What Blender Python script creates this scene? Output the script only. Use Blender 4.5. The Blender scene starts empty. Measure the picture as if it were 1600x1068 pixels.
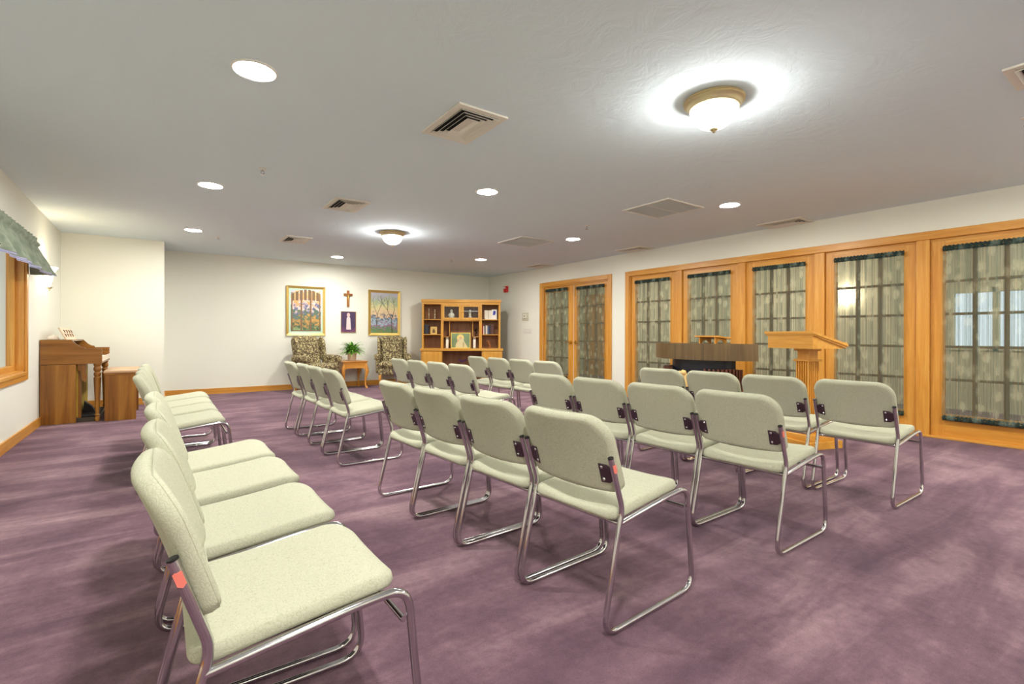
import bpy, bmesh, math, random
from mathutils import Vector, Matrix
C = bpy.context.scene.collection
PI = math.pi
sc = bpy.context.scene
random.seed(7)

# ------------------------------------------------------------------ camera, world, exposure
H = 2.447            # ceiling height
CAMZ = 1.038
YAW, ROLL, FPX, CYPX = 0.6202, 0.0028, 771.6, 523.92
cam_d = bpy.data.cameras.new('camera')
cam = bpy.data.objects.new('camera', cam_d); C.objects.link(cam)
_F = Vector((math.sin(YAW), math.cos(YAW), 0)); _R = Vector((math.cos(YAW), -math.sin(YAW), 0)); _U = Vector((0, 0, 1))
_R2 = _R*math.cos(ROLL)+_U*math.sin(ROLL); _U2 = _U*math.cos(ROLL)-_R*math.sin(ROLL)
m = Matrix.Identity(4)
for i in range(3):
    m[i][0] = _R2[i]; m[i][1] = _U2[i]; m[i][2] = -_F[i]
m[0][3], m[1][3], m[2][3] = 0, 0, CAMZ
cam.matrix_world = m
cam_d.sensor_width = 36; cam_d.lens = FPX/1600*36
cam_d.shift_y = -(534-CYPX)/1600
cam_d.clip_start = 0.02
sc.camera = cam

w = bpy.data.worlds.new('sky'); sc.world = w; w.use_nodes = True
w.node_tree.nodes['Background'].inputs[0].default_value = (0.86, 0.92, 1.0, 1)
w.node_tree.nodes['Background'].inputs[1].default_value = 0.8
sc.view_settings.view_transform = 'Standard'; sc.view_settings.look = 'None'
sc.view_settings.gamma = 1; sc.view_settings.use_curve_mapping = False
sc.view_settings.exposure = 0.95
DISC_E, DOME_E, SCONCE_E, HALL_E = 248, 30, 22, 74

# ------------------------------------------------------------------ materials
def lin(c):
    return tuple(((v/255)/12.92 if v/255 <= 0.04045 else ((v/255+0.055)/1.055)**2.4) for v in c)
def mat(name, rgb, rough=0.6, metal=0.0, **kw):
    mt = bpy.data.materials.new(name); mt.use_nodes = True
    b = mt.node_tree.nodes['Principled BSDF']
    b.inputs['Base Color'].default_value = (*lin(rgb), 1)
    b.inputs['Roughness'].default_value = rough; b.inputs['Metallic'].default_value = metal
    for k, v in kw.items(): b.inputs[k].default_value = v
    return mt
def nd(mt, t, **kw):
    n = mt.node_tree.nodes.new(t)
    for k, v in kw.items(): setattr(n, k, v)
    return n
def ln(mt, a, ao, b, bi): mt.node_tree.links.new(a.outputs[ao], b.inputs[bi])
def coords(mt, scale, src='Object'):
    tc = nd(mt, 'ShaderNodeTexCoord'); mp = nd(mt, 'ShaderNodeMapping')
    mp.inputs['Scale'].default_value = scale; ln(mt, tc, src, mp, 'Vector'); return mp
def ramp(mt, stops):
    r = nd(mt, 'ShaderNodeValToRGB'); e = r.color_ramp.elements
    while len(e) < len(stops): e.new(0.5)
    for i, (p, c) in enumerate(stops):
        e[i].position = p; e[i].color = (*lin(c), 1)
    return r
def noise(mt, mp, scale=1, detail=4, rough=0.55):
    n = nd(mt, 'ShaderNodeTexNoise'); n.inputs['Scale'].default_value = scale
    n.inputs['Detail'].default_value = detail; n.inputs['Roughness'].default_value = rough
    if mp: ln(mt, mp, 'Vector', n, 'Vector')
    return n
def bump(mt, src, so, strength, dist=0.01):
    b = nd(mt, 'ShaderNodeBump'); b.inputs['Strength'].default_value = strength; b.inputs['Distance'].default_value = dist
    ln(mt, src, so, b, 'Height'); ln(mt, b, 'Normal', mt.node_tree.nodes['Principled BSDF'], 'Normal')
def wood(name, c1, c2, c3, axis='Z', rough=0.38, s=1.0):
    mt = mat(name, c2, rough)
    sc_ = {'X': (1.2, 22, 22), 'Y': (22, 1.2, 22), 'Z': (22, 22, 1.2)}[axis]
    mp = coords(mt, tuple(v*s for v in sc_))
    n = noise(mt, mp, 1.0, 5, 0.6); n.inputs['Distortion'].default_value = 0.9
    r = ramp(mt, [(0.28, c1), (0.5, c2), (0.72, c3)]); ln(mt, n, 'Fac', r, 'Fac')
    mp2 = coords(mt, tuple(v*8*s if v > 2 else v*3 for v in sc_)); n2 = noise(mt, mp2, 1.0, 2)
    mx = nd(mt, 'ShaderNodeMix', data_type='RGBA', blend_type='MULTIPLY'); mx.inputs[0].default_value = 0.22
    ln(mt, r, 'Color', mx, 6); ln(mt, n2, 'Fac', mx, 7)
    ln(mt, mx, 2, mt.node_tree.nodes['Principled BSDF'], 'Base Color')
    bump(mt, n2, 'Fac', 0.15, 0.002)
    return mt
OAK = ((200, 132, 44), (217, 152, 58), (228, 171, 80))
oak_z = wood('oak_vertical', *OAK, 'Z'); oak_y = wood('oak_lengthwise', *OAK, 'Y'); oak_x = wood('oak_crosswise', *OAK, 'X')
GOLD_OAK = ((200, 138, 44), (214, 156, 56), (226, 172, 76))
cab_z = wood('golden_oak_vertical', *GOLD_OAK, 'Z'); cab_x = wood('golden_oak_lengthwise', *GOLD_OAK, 'X')
cabdark = wood('oak_recess_shade', (120, 78, 42), (140, 94, 54), (155, 108, 66), 'Z', 0.55)  # darker copy of the oak, shade inside the hutch put into its colour
organ_z = wood('walnut_vertical', (110, 66, 20), (146, 94, 32), (178, 124, 50), 'Z', 0.28, 0.5)
organ_x = wood('walnut_lengthwise', (118, 72, 26), (150, 98, 38), (172, 118, 52), 'X', 0.25, 0.6)
laminate = wood('brown_laminate', (80, 62, 38), (104, 83, 50), (126, 102, 66), 'Z', 0.4, 0.9)
slat_w = wood('dark_red_timber', (70, 34, 20), (104, 56, 36), (130, 78, 52), 'Z', 0.45)
carved = mat('pale_carved_wood', (222, 186, 116), 0.5)
muntin_w = wood('shaded_muntin_oak', (112, 74, 36), (132, 92, 46), (148, 106, 58), 'Z')  # browner oak: the shade of backlit muntins behind curtains is in the colour
lect_z = wood('lectern_oak_vertical', (212, 146, 50), (226, 162, 62), (236, 178, 82), 'Z')
lect_y = wood('lectern_oak_lengthwise', (212, 146, 50), (226, 162, 62), (236, 178, 82), 'Y')
table_w = wood('honey_oak', (206, 132, 44), (222, 152, 60), (232, 168, 78), 'X', 0.3)

wallm = mat('painted_wall', (231, 232, 218), 0.9)
mp = coords(wallm, (1, 1, 1)); n = noise(wallm, mp, 90, 3); bump(wallm, n, 'Fac', 0.06, 0.002)
ceilm = mat('textured_ceiling', (217, 231, 236), 0.95)
mp = coords(ceilm, (1, 1, 1)); n = noise(ceilm, mp, 5, 6, 0.65); n.inputs['Distortion'].default_value = 1.5
bump(ceilm, n, 'Fac', 0.22, 0.02)
carpet = mat('plum_carpet', (120, 92, 108), 1.0)
mp = coords(carpet, (1, 1, 1))
nb = noise(carpet, mp, 1.1, 6, 0.62); nb.inputs['Distortion'].default_value = 0.7
mp3 = coords(carpet, (0.55, 3.2, 1)); ns = noise(carpet, mp3, 1.3, 4, 0.6); ns.inputs['Distortion'].default_value = 0.6
add = nd(carpet, 'ShaderNodeMath', operation='ADD'); ln(carpet, nb, 'Fac', add, 0); ln(carpet, ns, 'Fac', add, 1)
hlf = nd(carpet, 'ShaderNodeMath', operation='MULTIPLY'); hlf.inputs[1].default_value = 0.5; ln(carpet, add, 0, hlf, 0)
r = ramp(carpet, [(0.36, (86, 62, 76)), (0.5, (116, 88, 100)), (0.64, (154, 125, 131))]); ln(carpet, hlf, 0, r, 'Fac')
nf = noise(carpet, mp, 210, 4, 0.8)
mx = nd(carpet, 'ShaderNodeMix', data_type='RGBA', blend_type='OVERLAY'); mx.inputs[0].default_value = 0.95
ln(carpet, r, 'Color', mx, 6); nm = noise(carpet, mp, 26, 5, 0.75)
mm = nd(carpet, 'ShaderNodeMath', operation='MULTIPLY_ADD'); ln(carpet, nm, 'Fac', mm, 0); mm.inputs[1].default_value = 0.5
m5 = nd(carpet, 'ShaderNodeMath', operation='MULTIPLY'); ln(carpet, nf, 'Fac', m5, 0); m5.inputs[1].default_value = 0.5; nf.inputs['Scale'].default_value = 170; ln(carpet, m5, 0, mm, 2)
ln(carpet, mm, 0, mx, 7)
ln(carpet, mx, 2, carpet.node_tree.nodes['Principled BSDF'], 'Base Color')
bump(carpet, nf, 'Fac', 0.5, 0.006)
carpet.node_tree.nodes['Principled BSDF'].inputs['Sheen Weight'].default_value = 0.10
carpet.node_tree.nodes['Principled BSDF'].inputs['Specular IOR Level'].default_value = 0.1

fabric = mat('sage_upholstery', (184, 187, 168), 0.95)
mp = coords(fabric, (1, 1, 1))
v = nd(fabric, 'ShaderNodeTexVoronoi', feature='DISTANCE_TO_EDGE'); v.inputs['Scale'].default_value = 95
nw = noise(fabric, mp, 30, 2)
mxv = nd(fabric, 'ShaderNodeMix', data_type='VECTOR'); mxv.inputs[0].default_value = 0.06
ln(fabric, mp, 'Vector', mxv, 4); ln(fabric, nw, 'Color', mxv, 5); ln(fabric, mxv, 1, v, 'Vector')
r = ramp(fabric, [(0.0, (164, 165, 140)), (0.05, (184, 185, 162)), (1.0, (188, 189, 167))]); ln(fabric, v, 'Distance', r, 'Fac')
ln(fabric, r, 'Color', fabric.node_tree.nodes['Principled BSDF'], 'Base Color')
bump(fabric, v, 'Distance', 0.32, 0.003)
fabric.node_tree.nodes['Principled BSDF'].inputs['Specular IOR Level'].default_value = 0.15
chrome = mat('chrome', (205, 203, 205), 0.12, 1.0)
bronze = mat('dark_bronze_metal', (92, 74, 84), 0.35, 0.75)
black = mat('black_plastic', (22, 22, 24), 0.4)
brass = mat('polished_brass', (214, 172, 84), 0.22, 1.0)
abrass = mat('antique_brass', (214, 200, 156), 0.38, 0.7)
goldf = mat('gold_leaf', (206, 176, 96), 0.38, 0.55)
white = mat('white_paint', (226, 224, 214), 0.6)
ventm = mat('ivory_vent_metal', (226, 222, 208), 0.5)
darkv = mat('duct_shade_black', (24, 24, 26), 0.9)
filterm = mat('grille_fins', (206, 210, 208), 0.8)
red = mat('red_plastic', (208, 36, 34), 0.4)
sticker = mat('coral_sticker', (228, 120, 106), 0.6)
glass = mat('clear_glass', (255, 255, 255), 0.02)
def mk_pane():
    mt = bpy.data.materials.new('window_glass'); mt.use_nodes = True; nt = mt.node_tree; nt.nodes.clear()
    o = nd(mt, 'ShaderNodeOutputMaterial'); t = nd(mt, 'ShaderNodeBsdfTransparent'); g = nd(mt, 'ShaderNodeBsdfGlossy')
    g.inputs['Roughness'].default_value = 0.22; t.inputs[0].default_value = (0.95, 0.97, 0.96, 1)
    mx = nd(mt, 'ShaderNodeMixShader'); mx.inputs[0].default_value = 0.02
    ln(mt, t, 0, mx, 1); ln(mt, g, 0, mx, 2); ln(mt, mx, 0, o, 0); return mt
pane = mk_pane()
def emit(name, rgb, s, ribs=False):
    mt = bpy.data.materials.new(name); mt.use_nodes = True
    b = mt.node_tree.nodes['Principled BSDF']; b.inputs['Base Color'].default_value = (*lin(rgb), 1)
    b.inputs['Emission Color'].default_value = (*lin(rgb), 1); b.inputs['Emission Strength'].default_value = s
    b.inputs['Roughness'].default_value = 0.15
    return mt
lampm = emit('recessed_lamp_glow', (255, 251, 246), DISC_E)
def ribbed():
    mt = bpy.data.materials.new('ribbed_lit_glass'); mt.use_nodes = True; mt.node_tree.nodes.clear()
    tc = nd(mt, 'ShaderNodeTexCoord'); sp = nd(mt, 'ShaderNodeSeparateXYZ'); ln(mt, tc, 'Object', sp, 'Vector')
    at = nd(mt, 'ShaderNodeMath', operation='ARCTAN2'); ln(mt, sp, 'Y', at, 0); ln(mt, sp, 'X', at, 1)
    mu = nd(mt, 'ShaderNodeMath', operation='MULTIPLY'); ln(mt, at, 0, mu, 0); mu.inputs[1].default_value = 40
    si = nd(mt, 'ShaderNodeMath', operation='SINE'); ln(mt, mu, 0, si, 0)
    nz = nd(mt, 'ShaderNodeTexNoise'); nz.inputs['Scale'].default_value = 18; ln(mt, tc, 'Object', nz, 'Vector')
    ad = nd(mt, 'ShaderNodeMath', operation='MULTIPLY_ADD'); ln(mt, nz, 'Fac', ad, 0); ad.inputs[1].default_value = 3.0; ln(mt, si, 0, ad, 2)
    mr = nd(mt, 'ShaderNodeMapRange'); ln(mt, ad, 0, mr, 'Value'); mr.inputs['From Min'].default_value = 1.2; mr.inputs['From Max'].default_value = 2.6
    mr.inputs['To Min'].default_value = 1.5; mr.inputs['To Max'].default_value = 0.2
    e = nd(mt, 'ShaderNodeEmission'); e.inputs[0].default_value = (1, 0.98, 0.95, 1); ln(mt, mr, 'Result', e, 'Strength')
    t_ = nd(mt, 'ShaderNodeBsdfTransparent'); g = nd(mt, 'ShaderNodeBsdfGlossy'); g.inputs['Roughness'].default_value = 0.1
    m1 = nd(mt, 'ShaderNodeMixShader'); m1.inputs[0].default_value = 0.06; ln(mt, t_, 0, m1, 1); ln(mt, g, 0, m1, 2)
    m2 = nd(mt, 'ShaderNodeMixShader'); m2.inputs[0].default_value = 0.42; ln(mt, m1, 0, m2, 1); ln(mt, e, 0, m2, 2)
    o = nd(mt, 'ShaderNodeOutputMaterial'); ln(mt, m2, 0, o, 0); return mt
domem = ribbed()
sconcem = emit('frosted_glass_glow', (255, 240, 214), SCONCE_E)

def sheer(name, base, leaf, op0, op1, trans=0.5):
    mt = bpy.data.materials.new(name); mt.use_nodes = True; nt = mt.node_tree; nt.nodes.clear()
    o = nd(mt, 'ShaderNodeOutputMaterial'); t = nd(mt, 'ShaderNodeBsdfTransparent')
    d = nd(mt, 'ShaderNodeBsdfDiffuse'); tl = nd(mt, 'ShaderNodeBsdfTranslucent')
    mp = coords(mt, (1, 17, 10)); vv = nd(mt, 'ShaderNodeTexVoronoi'); vv.inputs['Scale'].default_value = 1.3
    nq = noise(mt, mp, 1.6, 3); mq = nd(mt, 'ShaderNodeMix', data_type='VECTOR'); mq.inputs[0].default_value = 0.45
    ln(mt, mp, 'Vector', mq, 4); ln(mt, nq, 'Color', mq, 5); ln(mt, mq, 1, vv, 'Vector')
    r = ramp(mt, [(0.22, leaf), (0.46, base)]); ln(mt, vv, 'Distance', r, 'Fac')
    ln(mt, r, 'Color', d, 'Color'); ln(mt, r, 'Color', tl, 'Color')
    mp2 = coords(mt, (1, 70, 0.35)); n2 = noise(mt, mp2, 1, 4, 0.7)
    mr = nd(mt, 'ShaderNodeMapRange'); mr.inputs['From Min'].default_value = 0.3; mr.inputs['From Max'].default_value = 0.7
    mr.inputs['To Min'].default_value = op0; mr.inputs['To Max'].default_value = op1; ln(mt, n2, 'Fac', mr, 'Value')
    m1 = nd(mt, 'ShaderNodeMixShader'); m1.inputs[0].default_value = trans; ln(mt, d, 0, m1, 1); ln(mt, tl, 0, m1, 2)
    m2 = nd(mt, 'ShaderNodeMixShader'); ln(mt, mr, 0, m2, 0); ln(mt, t, 0, m2, 1); ln(mt, m1, 0, m2, 2); ln(mt, m2, 0, o, 0)
    return mt
sheerm = sheer('sheer_leaf_print', (108, 126, 112), (166, 174, 152), 0.22, 0.82)
sheerh = sheer('gathered_sheer', (54, 70, 66), (104, 122, 112), 0.75, 1.0, 0.2)

# ------------------------------------------------------------------ mesh helpers
class MB:
    def __init__(s): s.bm = bmesh.new()
    def box(s, x0, x1, y0, y1, z0, z1, bev=0.0, mi=0):
        vs = [s.bm.verts.new(p) for p in ((x0,y0,z0),(x1,y0,z0),(x1,y1,z0),(x0,y1,z0),(x0,y0,z1),(x1,y0,z1),(x1,y1,z1),(x0,y1,z1))]
        fs = [s.bm.faces.new([vs[i] for i in q]) for q in ((3,2,1,0),(4,5,6,7),(0,1,5,4),(1,2,6,5),(2,3,7,6),(3,0,4,7))]
        for f_ in fs: f_.material_index = mi
        if bev > 0:
            es = list({e for f_ in fs for e in f_.edges})
            bmesh.ops.bevel(s.bm, geom=es, offset=bev, segments=2, profile=0.6, affect='EDGES')
        return s
    def tube(s, pts, r, seg=10, cap=True, mi=0):
        pts = [Vector(p) for p in pts]; n = len(pts); rr = r if isinstance(r, (list, tuple)) else [r]*n
        rings = []; prev = None
        for i, p in enumerate(pts):
            t = (pts[min(i+1, n-1)]-pts[max(i-1, 0)]).normalized()
            if prev is None:
                a = Vector((0, 0, 1)) if abs(t.z) < 0.9 else Vector((1, 0, 0)); u = t.cross(a).normalized()
            else:
                u = (prev - t*prev.dot(t)).normalized()
            prev = u; v_ = t.cross(u)
            rings.append([s.bm.verts.new(p+(u*math.cos(2*PI*k/seg)+v_*math.sin(2*PI*k/seg))*rr[i]) for k in range(seg)])
        for a, b in zip(rings, rings[1:]):
            for k in range(seg):
                s.bm.faces.new((a[k], a[(k+1) % seg], b[(k+1) % seg], b[k])).material_index = mi
        if cap:
            s.bm.faces.new(rings[0][::-1]).material_index = mi; s.bm.faces.new(rings[-1]).material_index = mi
        return s
    def lathe(s, prof, cx=0, cy=0, z0=0, seg=24, mi=0, flute=0, sx=1, sy=1, half=False):
        rings = []
        for i, (r, z) in enumerate(prof):
            rg = []
            for k in range(seg):
                a = 2*PI*k/seg; q = r*(1+(flute*(1 if k % 2 else -1)))
                rg.append(s.bm.verts.new((cx+q*math.cos(a)*sx, cy+q*math.sin(a)*sy, z0+z)))
            rings.append(rg)
        for a, b in zip(rings, rings[1:]):
            for k in range(seg):
                s.bm.faces.new((a[k], a[(k+1) % seg], b[(k+1) % seg], b[k])).material_index = mi
        s.bm.faces.new(rings[0][::-1]).material_index = mi; s.bm.faces.new(rings[-1]).material_index = mi
        return s
    def prism(s, poly, t0, t1, axis='Y', bev=0, mi=0):
        f3 = {'Y': lambda a, b, t: (a, t, b), 'X': lambda a, b, t: (t, a, b), 'Z': lambda a, b, t: (a, b, t)}[axis]
        A = [s.bm.verts.new(f3(a, b, t0)) for a, b in poly]; B = [s.bm.verts.new(f3(a, b, t1)) for a, b in poly]
        fs = [s.bm.faces.new(A), s.bm.faces.new(B[::-1])]
        n = len(poly)
        for i in range(n): fs.append(s.bm.faces.new((A[i], B[i], B[(i+1) % n], A[(i+1) % n])))
        bmesh.ops.recalc_face_normals(s.bm, faces=fs)
        for f_ in fs: f_.material_index = mi
        return s
    def grid(s, fn, nu, nv, closed=False, mi=0):
        g = [[s.bm.verts.new(fn(i/(nu-1), j/(nv-1))) for j in range(nv)] for i in range(nu)]
        for i in range(nu-1):
            for j in range(nv-1):
                s.bm.faces.new((g[i][j], g[i+1][j], g[i+1][j+1], g[i][j+1])).material_index = mi
        return s
    def cushion(s, a, b, t, rad, fn, top=1.0, edge=0.35, n=9, mi=0):
        """rounded-rectangle pad: half sizes a, b; thickness t; fn maps (u, v, w) to a point"""
        out = []
        r1, r2 = rad if isinstance(rad, tuple) else (rad, rad)
        corners = [(a-r1, b-r1, 0), (-(a-r2), b-r2, PI/2), (-(a-r2), -(b-r2), PI), (a-r1, -(b-r1), 1.5*PI)]
        for ci, (cx_, cy_, a0) in enumerate(corners):
            rad = r1 if ci in (0, 3) else r2
            for k in range(n):
                an = a0+PI/2*k/(n-1); out.append((cx_+rad*math.cos(an), cy_+rad*math.sin(an)))
            nx_, ny_, na = corners[(ci+1) % 4]; rn = r1 if (ci+1) % 4 in (0, 3) else r2
            p0 = out[-1]; p1 = (nx_+rn*math.cos(na), ny_+rn*math.sin(na))
            for q in (0.2, 0.4, 0.6, 0.8): out.append((p0[0]+(p1[0]-p0[0])*q, p0[1]+(p1[1]-p0[1])*q))
        e = t*edge
        prof = [(0.35, -t/2), (0.7, -t/2), (1-0.0, -t/2)]
        lay = []
        for q in (0.25, 0.5, 0.75, 0.93): lay.append((q, 0, -t/2))
        for k in range(7):
            an = -PI/2+PI*k/6
            lay.append((1.0, -e*(1-math.cos(an)), t/2*math.sin(an)))
        for q in (0.93, 0.8, 0.6, 0.4, 0.2): lay.append((q, 0, t/2*(1+top*(1-q**2)*0.35)))
        rings = []
        for sc_, ins, z in lay:
            rg = []
            for x, y in out:
                L = math.hypot(x, y)
                k = sc_ if ins == 0 and sc_ < 1 else 1
                base = (1-e/ max(L, 1e-6)) if sc_ < 1 else (1+ins/L)
                rg.append(s.bm.verts.new(fn(x*k*base, y*k*base, z)))
            rings.append(rg)
        m_ = len(out)
        for A, B in zip(rings, rings[1:]):
            for k in range(m_): s.bm.faces.new((A[k], A[(k+1) % m_], B[(k+1) % m_], B[k])).material_index = mi
        s.bm.faces.new(rings[0][::-1]).material_index = mi; s.bm.faces.new(rings[-1]).material_index = mi
        return s
    def piping(s, a, b, rad, fn, w_, r, ins=0.0, n=9):
        out = []
        r1, r2 = rad if isinstance(rad, tuple) else (rad, rad)
        for cx_, cy_, a0, rad in ((a-r1, b-r1, 0, r1), (-(a-r2), b-r2, PI/2, r2), (-(a-r2), -(b-r2), PI, r2), (a-r1, -(b-r1), 1.5*PI, r1)):
            for k in range(n):
                an = a0+PI/2*k/(n-1); out.append(fn(cx_+(rad-ins)*math.cos(an), cy_+(rad-ins)*math.sin(an), w_))
        P = []
        for i in range(len(out)):
            p0, p1 = Vector(out[i]), Vector(out[(i+1) % len(out)]); P.append(p0)
            if (p1-p0).length > 0.05:
                pass
        P.append(Vector(out[0])); return s.tube(P, r, 6)
    def build(s, name, mtl, parent=None, smooth=None, loc=None):
        me = bpy.data.meshes.new(name)
        bmesh.ops.recalc_face_normals(s.bm, faces=s.bm.faces[:]) if smooth != 'open' else None
        s.bm.to_mesh(me); s.bm.free()
        for q in (mtl if isinstance(mtl, (list, tuple)) else [mtl]): me.materials.append(q)
        if smooth:
            for p in me.polygons: p.use_smooth = True
            if smooth != 'open': me.set_sharp_from_angle(angle=math.radians(smooth if smooth is not True else 40))
        o = bpy.data.objects.new(name, me); C.objects.link(o)
        if parent is not None: o.parent = parent
        if loc is not None: o.location = loc
        return o
def thing(name, label, cat, loc=(0, 0, 0), rz=0, group=None):
    o = bpy.data.objects.new(name, None); o.empty_display_size = 0.1; C.objects.link(o)
    o.location = loc; o.rotation_euler = (0, 0, rz); o['label'] = label; o['category'] = cat
    if group: o['group'] = group
    return o
def tag(o, label, cat, group=None, loc=None):
    o['label'] = label; o['category'] = cat
    if group: o['group'] = group
    if loc: o.location = loc
    return o
def struct(name, label=None):
    o = bpy.data.objects.new(name, None); C.objects.link(o); o['kind'] = 'structure'
    if label: o['label'] = label
    return o
def S(o, label=None):
    o['kind'] = 'structure'
    if label: o['label'] = label
    return o
def copy_tree(o, parent=None):
    c = o.copy(); C.objects.link(c)
    if parent is not None: c.parent = parent
    for ch in list(o.children): copy_tree(ch, c)
    return c
def arc(pts, r, n=6):
    """round the corners of a polyline"""
    P = [Vector(p) for p in pts]; out = [P[0]]
    for i in range(1, len(P)-1):
        rr = r[i] if isinstance(r, (list, tuple)) else r
        a = (P[i-1]-P[i]); b = (P[i+1]-P[i]); la, lb = a.length, b.length; a.normalize(); b.normalize()
        q = min(rr, la*0.49, lb*0.49)
        p0 = P[i]+a*q; p1 = P[i]+b*q
        for k in range(n+1):
            t = k/n; out.append(p0*(1-t)**2+P[i]*2*t*(1-t)+p1*t*t)
    out.append(P[-1]); return out

# ------------------------------------------------------------------ the room
XL, XR, YB, YJ, YF = -1.108, 6.504, 10.084, 9.157, -2.2
XC = 9.3                     # far wall of the hallway behind the glazed wall
S(MB().box(XL-0.2, XC+0.2, YF-0.2, YB+0.3, -0.12, 0).build('floor', carpet), 'plum purple carpet')
S(MB().box(XL-0.2, XC+0.2, YF-0.2, YB+0.3, H, H+0.12).build('ceiling', ceilm), 'off white textured ceiling')
WY0, WY1, WZ0, WZ1 = 4.75, 6.91, 0.66, 1.96
lw = MB()
lw.box(XL-0.2, XL, YF, WY0, 0, H); lw.box(XL-0.2, XL, WY1, YB+0.2, 0, H)
lw.box(XL-0.2, XL, WY0, WY1, 0, WZ0); lw.box(XL-0.2, XL, WY0, WY1, WZ1, H)
S(lw.build('wall_left', wallm), 'cream painted wall with the window')
S(MB().box(XL, 0.06, YJ, YB+0.2, 0, H).build('wall_alcove', wallm), 'cream wall behind the organ')
S(MB().box(0.06, XR+0.15, YB, YB+0.2, 0, H).build('wall_back', wallm), 'cream back wall with the pictures')
S(MB().box(XL, XR+0.15, YF-0.15, YF, 0, H).build('wall_front', wallm))
DY0, DY1, DT = 6.16, 8.0, 2.035        # door opening
GY0, GY1 = 0.72, 5.67                  # glazed opening
rw = MB()
rw.box(XR, XR+0.14, YF, GY0, 0, H); rw.box(XR, XR+0.14, GY1, DY0, 0, H); rw.box(XR, XR+0.14, DY1, YB, 0, H)
rw.box(XR, XR+0.14, GY0, GY1, DT+0.02, H); rw.box(XR, XR+0.14, DY0, DY1, DT+0.02, H)
S(rw.build('wall_right', wallm), 'white wall above the glazed oak panels')
# hallway beyond the glazing
hallm = mat('hallway_paint', (206, 200, 176), 0.9)
hw = MB(); hw.box(XC, XC+0.15, YF, 0.2, 0, H); hw.box(XC, XC+0.15, 2.15, YB, 0, H)
hw.box(XC, XC+0.15, 0.2, 2.15, 0, 0.85); hw.box(XC, XC+0.15, 0.2, 2.15, 1.72, H)
S(hw.build('wall_hallway', hallm), 'tan hallway wall behind the sheer curtains')
S(MB().box(XR+0.14, XC, YB, YB+0.15, 0, H).build('wall_hallway_end', hallm))
S(MB().box(XR+0.14, XC, YF-0.15, YF, 0, H).build('wall_hallway_near', hallm))
# baseboards
bb = 0.10
def baseb(name, a, b, ax):
    m_ = MB(); t = 0.016
    if ax == 'L': m_.box(XL, XL+t, a, b, 0, bb, 0.003)
    if ax == 'J': m_.box(a, b, YJ-t, YJ, 0, bb, 0.003)
    if ax == 'B': m_.box(a, b, YB-t, YB, 0, bb, 0.003)
    if ax == 'S': m_.box(0.06, 0.06+t, a, b, 0, bb, 0.003)
    if ax == 'R': m_.box(XR-t, XR, a, b, 0, bb, 0.003)
    S(m_.build(name, oak_x if ax in 'JB' else oak_y), 'oak baseboard')
baseb('baseboard_left', YF, YJ-0.016, 'L'); baseb('baseboard_alcove', XL+0.016, 0.06, 'J')
baseb('baseboard_return', YJ-0.016, YB-0.016, 'S'); baseb('baseboard_back', 0.076, XR, 'B')
baseb('baseboard_right', 8.10, YB-0.016, 'R'); baseb('baseboard_pier', 5.77, 6.06, 'R'); baseb('baseboard_near', YF, 0.62, 'R')

# casings of the right wall
def casing(name, y0, y1, zt, wd=0.09, label=None):
    r_ = struct(name, label)
    x1, x0 = XR, XR-0.02
    MB().box(x0, x1, y0, y0+wd, 0, zt, 0.004).build('side_casing', oak_z, r_)
    MB().box(x0, x1, y1-wd, y1, 0, zt, 0.004).build('side_casing', oak_z, r_)
    MB().box(x0-0.003, x1, y0+wd, y1-wd, zt-wd, zt, 0.004).build('head_casing', oak_y, r_)
    return r_
dc = casing('trim_1', 6.07, 8.09, 2.13, 0.085, 'oak casing round the double doors')
gc = casing('trim_2', 0.64, 5.755, 2.13, 0.085, 'oak casing round the five glazed panels')
posts = [1.705, 2.70, 3.685, 4.69]
for py in posts:
    MB().box(XR-0.012, XR+0.13, py-0.055, py+0.055, 0, 2.045, 0.004).build('mullion_post', oak_z, gc)
MB().box(XR-0.03, XR+0.04, GY0, GY1, 0, 0.022, 0.004).build('threshold', oak_y, gc)
MB().box(XR+0.02, XR+0.13, GY0, GY1, DT-0.01, DT+0.02).build('head_jamb', oak_y, gc)
for a in (GY0, GY1-0.02): MB().box(XR+0.0, XR+0.13, a, a+0.02, 0, DT).build('side_jamb', oak_z, gc)
for a in (DY0, DY1-0.02): MB().box(XR+0.0, XR+0.13, a, a+0.02, 0, DT).build('side_jamb', oak_z, dc)
MB().box(XR, XR+0.13, DY0, DY1, DT-0.01, DT+0.02).build('head_jamb', oak_y, dc)

def leaf(name, y0, y1, gy0, gy1, label, x0=XR+0.02, cols=3):
    """one glazed oak leaf with stiles, rails, muntins and one pane"""
    r_ = struct(name, label); t = 0.04; z0, z1, gz0, gz1 = 0.012, DT-0.012, 0.25, 1.915
    MB().box(x0, x0+t, y0, gy0, z0, z1, 0.002).build('stile', oak_z, r_)
    MB().box(x0, x0+t, gy1, y1, z0, z1, 0.002).build('stile', oak_z, r_)
    MB().box(x0, x0+t, gy0, gy1, gz1, z1, 0.002).build('top_rail', oak_y, r_)
    MB().box(x0, x0+t, gy0, gy1, z0, gz0, 0.002).build('bottom_rail', oak_y, r_)
    mu = MB()
    for k in range(1, cols):
        y = gy0+(gy1-gy0)*k/cols; mu.box(x0+0.006, x0+t-0.006, y-0.018, y+0.018, gz0, gz1)
    for k in range(1, 5):
        z = gz0+(gz1-gz0)*k/5+0.02; mu.box(x0+0.008, x0+t-0.008, gy0, gy1, z-0.013, z+0.013)
    mu.build('muntin_grid', muntin_w, r_)
    MB().box(x0+t/2-0.003, x0+t/2+0.003, gy0, gy1, gz0, gz1).build('pane', pane, r_)
    return r_
panels = []
edges = [GY0+0.02]+[v_ for p in posts for v_ in (p-0.055, p+0.055)]+[GY1-0.02]
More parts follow.
